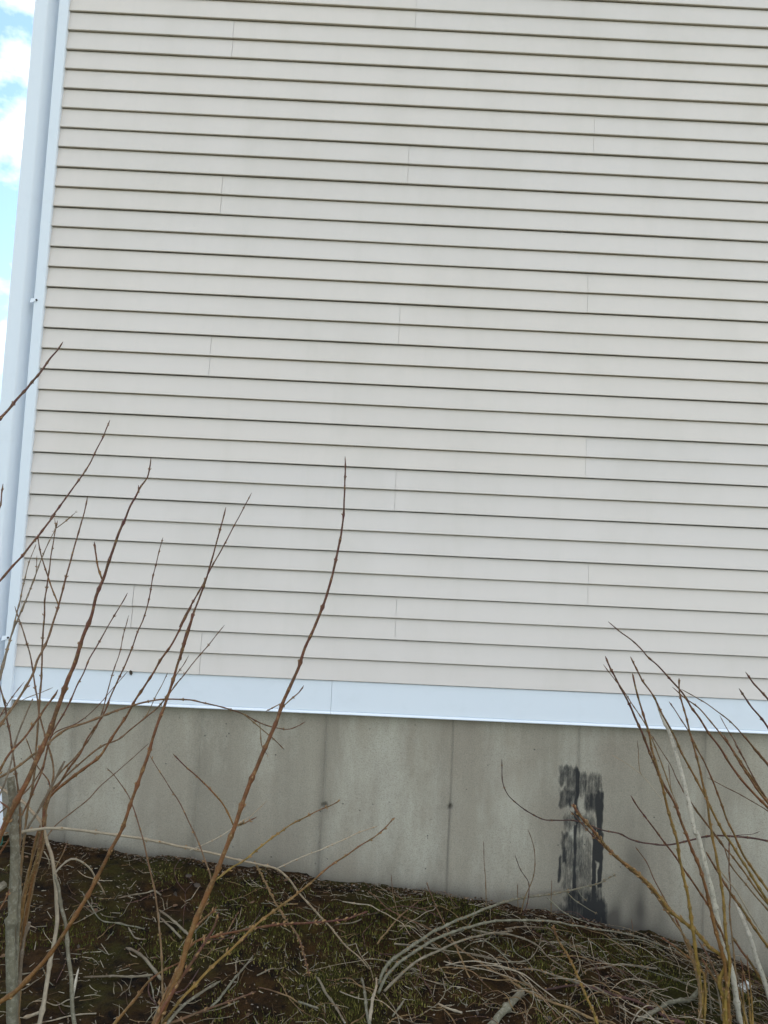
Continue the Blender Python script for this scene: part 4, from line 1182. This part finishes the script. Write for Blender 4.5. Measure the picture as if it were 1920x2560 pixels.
for i in range(70):
    g = visible_ground_point()
    g.z = ground_z(g.x, g.y) + 0.006
    lm, ls = R.choice(['leaf', 'leaf', 'leaf_grey']), R.uniform(0.014, 0.034)
    leaf(g, ls, lm, R.uniform(0, 6.3), R.uniform(-0.7, 0.7), '%s curled %s dead leaf lying on the dark moss' % ('tiny' if ls < 0.024 else 'larger', 'rusty brown' if lm == 'leaf' else 'dark grey-brown'), 'dead leaves on the ground')
o = leaf(at(327, 1682, -0.002), 0.026, 'leaf_grey', 0.0, 1.5, 'shrivelled dark leaf hanging from the siding edge on the white skirt board', None, 2)
o.rotation_euler = (1.4, 1.25, 0.3)
sd = ground_hit(*V('C4', [(1180, 1240)])[0])
se = bush('seedling', sd.x, sd.y, 'thin wine-red seedling stem with dark oval leaves on the soil', 'seedling')
stem(se, 'wine', V('C4', [(1225, 890), (1250, 920), (1200, 985), (1205, 1050), (1190, 1130), (1185, 1240)]), 1.8, 2.4, sd.y - 0.03, sd.y, ground=True, buds=False)
stem(se, 'wine', V('C4', [(1165, 775), (1130, 840), (1150, 920), (1200, 985)]), 1.6, 2, sd.y - 0.0, sd.y - 0.02, None, buds=False)

# white scrap caught at the foot of the right shrub
g = ground_hit(*V('C11', [(1295, 1160)])[0])
rr = random.Random(5)
vv = []
for j in range(6):
    for i in range(6):
        vv.append(((i - 2.5) * 0.010 + rr.uniform(-0.004, 0.004), rr.uniform(-0.014, 0.014), j * 0.010 + rr.uniform(-0.003, 0.003)))
ff_ = [(j * 6 + i, j * 6 + i + 1, j * 6 + i + 7, j * 6 + i + 6) for j in range(5) for i in range(5) if (i, j) not in ((0, 0), (4, 4), (0, 3))]
o = mesh_obj('plastic_scrap', vv, ff_, M['paper'])
o.location = (g.x, g.y - 0.1, ground_z(g.x, g.y - 0.1) - 0.003)
o.rotation_euler = (0.3, 0.4, 0.5)
tag(o, 'small crumpled white plastic scrap at the foot of the olive shrub', 'litter')

# ------------------------------------------------------------------ ground cover too fine to count
rng = np.random.default_rng(3)
def scatter(n):
    pts = []
    while len(pts) < n:
        px, py = rng.uniform(-60, 1980), rng.uniform(2080, 2680)
        x = rng.uniform(0.15, 3.75)
        y = -abs(rng.uniform(0.0, 1.0)) * (1.6 if x < 1.8 else 1.05)
        pts.append((x, y))
    return pts
vv, ff_, cc = [], [], []
for x, y in scatter(80000):
    v = Vector((x, y, 0))
    k = mn.noise(v * 2.3 + Vector((0.7, 4, 0))) + 0.5 * mn.noise(v * 7.0)
    k += 0.28 * math.exp(-((x - 1.75) / 0.75) ** 2) - 0.22 - (0.25 if y > -0.07 else 0)
    if k < -0.02 + rng.uniform(-0.15, 0.15):
        continue
    z = ground_z(x, y)
    h = rng.uniform(0.005, 0.017)
    a = rng.uniform(0, 6.28)
    lean = rng.uniform(0, 0.7) * h
    w = rng.uniform(0.0010, 0.0024)
    dx, dy = math.cos(a) * w, math.sin(a) * w
    la = rng.uniform(0, 6.28)
    b0 = len(vv)
    vv += [(x - dx, y - dy, z - 0.002), (x + dx, y + dy, z - 0.002), (x + math.cos(la) * lean, y + math.sin(la) * lean, z + h)]
    ff_.append((b0, b0 + 1, b0 + 2))
    g_ = rng.uniform(0.35, 1.7)
    p2 = mn.noise(v * 1.6 + Vector((3.1, 1.7, 0)))
    c = (0.074 * g_, 0.078 * g_, 0.012 * g_) if rng.random() < 0.8 - p2 * 0.6 else (0.19 * g_, 0.165 * g_, 0.045 * g_)
    cc += [c] * 3
tag(mesh_obj('moss', vv, ff_, M['moss'], attrs={'tint': cc}), 'dark green moss covering the soil along the foundation', 'moss', kind='stuff')
vv, ff_, cc = [], [], []
for x, y in scatter(12000):
    if mn.noise(Vector((x * 5, y * 5, 3))) + 0.6 * mn.noise(Vector((x * 14, y * 14, 5))) < rng.uniform(-0.2, 0.5) - (0.15 if x > 2.0 else 0):
        continue
    z = ground_z(x, y) + 0.003
    L = rng.uniform(0.004, 0.020) * (4.0 if rng.random() < 0.25 else 1)
    w = rng.uniform(0.0006, 0.0016)
    a = rng.uniform(0, 3.14)
    el = rng.normal(0, 0.35)
    d = Vector((math.cos(a) * math.cos(el), math.sin(a) * math.cos(el), math.sin(el)))
    s = Vector((-d.y, d.x, 0)).normalized() * w
    u = Vector((0, 0, w * 1.5))
    p, q = Vector((x, y, z)) - d * L / 2, Vector((x, y, z)) + d * L / 2
    if p.y > -0.005 or q.y > -0.005:
        continue
    b0 = len(vv)
    vv += [tuple(p - s), tuple(p + s), tuple(p + u), tuple(q - s * 0.6), tuple(q + s * 0.6), tuple(q + u * 0.6)]
    ff_ += [(b0, b0 + 1, b0 + 4, b0 + 3), (b0 + 1, b0 + 2, b0 + 5, b0 + 4), (b0 + 2, b0, b0 + 3, b0 + 5)]
    g_ = rng.uniform(0.4, 1.3)
    c = [(0.26, 0.22, 0.16), (0.15, 0.095, 0.045), (0.085, 0.048, 0.022), (0.36, 0.31, 0.23)][rng.integers(0, 4)]
    cc += [(c[0] * g_, c[1] * g_, c[2] * g_)] * 6
for x, y in scatter(3600):
    if mn.noise(Vector((x * 4.5, y * 4.5, 21))) + 0.5 * mn.noise(Vector((x * 12, y * 12, 8))) < rng.uniform(0.0, 0.55) - (0.22 if x > 1.9 else 0.0):
        continue
    L, w, a = rng.uniform(0.02, 0.10), rng.uniform(0.0004, 0.0012), rng.choice([rng.uniform(0, 6.28), rng.normal(-0.3, 0.4), rng.normal(2.2, 0.4)])
    bend, el = rng.uniform(-0.5, 0.5), rng.uniform(-0.05, 0.45)
    p = Vector((x, y, ground_z(x, y) + 0.004))
    b0 = len(vv)
    nseg = 4
    ok = True
    for k in range(nseg + 1):
        ww = w * (1 - 0.6 * k / nseg)
        sd_ = Vector((-math.sin(a), math.cos(a), 0)) * ww
        vv += [tuple(p - sd_), tuple(p + sd_), tuple(p + Vector((0, 0, ww * 1.6)))]
        q = p + Vector((math.cos(a), math.sin(a), 0)) * (L / nseg)
        q.y = min(q.y, -0.006)
        q.z = ground_z(q.x, q.y) + 0.004 + L * el * (k + 1) / nseg * 0.6
        p = q
        a += bend / nseg + rng.normal(0, 0.15)
    for k in range(nseg):
        i0, i1 = b0 + 3 * k, b0 + 3 * k + 3
        ff_ += [(i0, i0 + 1, i1 + 1, i1), (i0 + 1, i0 + 2, i1 + 2, i1 + 1), (i0 + 2, i0, i1, i1 + 2)]
    g_ = rng.uniform(0.3, 1.35)
    c = [(0.34, 0.28, 0.19), (0.22, 0.15, 0.08), (0.42, 0.36, 0.26), (0.15, 0.085, 0.05)][rng.integers(0, 4)]
    cc += [(c[0] * g_, c[1] * g_, c[2] * g_)] * (3 * (nseg + 1))
for x, y in scatter(7000) + [(rng.uniform(0.1, 3.7), -0.004 - abs(rng.normal(0, 0.022))) for _ in range(2600)]:
    if mn.noise(Vector((x * 4, y * 4, 9))) < rng.uniform(-0.3, 0.4) and y < -0.05:
        continue
    z = ground_z(x, y) + 0.004
    s = rng.uniform(0.002, 0.006) * (1.7 if y > -0.05 and rng.random() < 0.4 else 1)
    z += rng.uniform(0, 0.014) if y > -0.03 else 0
    a = rng.uniform(0, 6.28)
    b0 = len(vv)
    for k in range(4):
        an = a + k * 1.57
        vv.append((x + math.cos(an) * s * (1 if k % 2 else 0.55), min(0.02, y) + math.sin(an) * s * (1 if k % 2 else 0.55), z + rng.uniform(-0.001, 0.004)))
    ff_.append((b0, b0 + 1, b0 + 2, b0 + 3))
    g_ = rng.uniform(0.4, 1.4)
    c = [(0.10, 0.058, 0.030), (0.15, 0.10, 0.06), (0.06, 0.035, 0.022), (0.19, 0.16, 0.13)][rng.integers(0, 4)]
    cc += [(c[0] * g_, c[1] * g_, c[2] * g_)] * 4
tag(mesh_obj('leaf_litter', vv, ff_, M['litter'], attrs={'tint': cc}), 'fine brown and straw-coloured plant litter strewn over the moss', 'litter', kind='stuff')
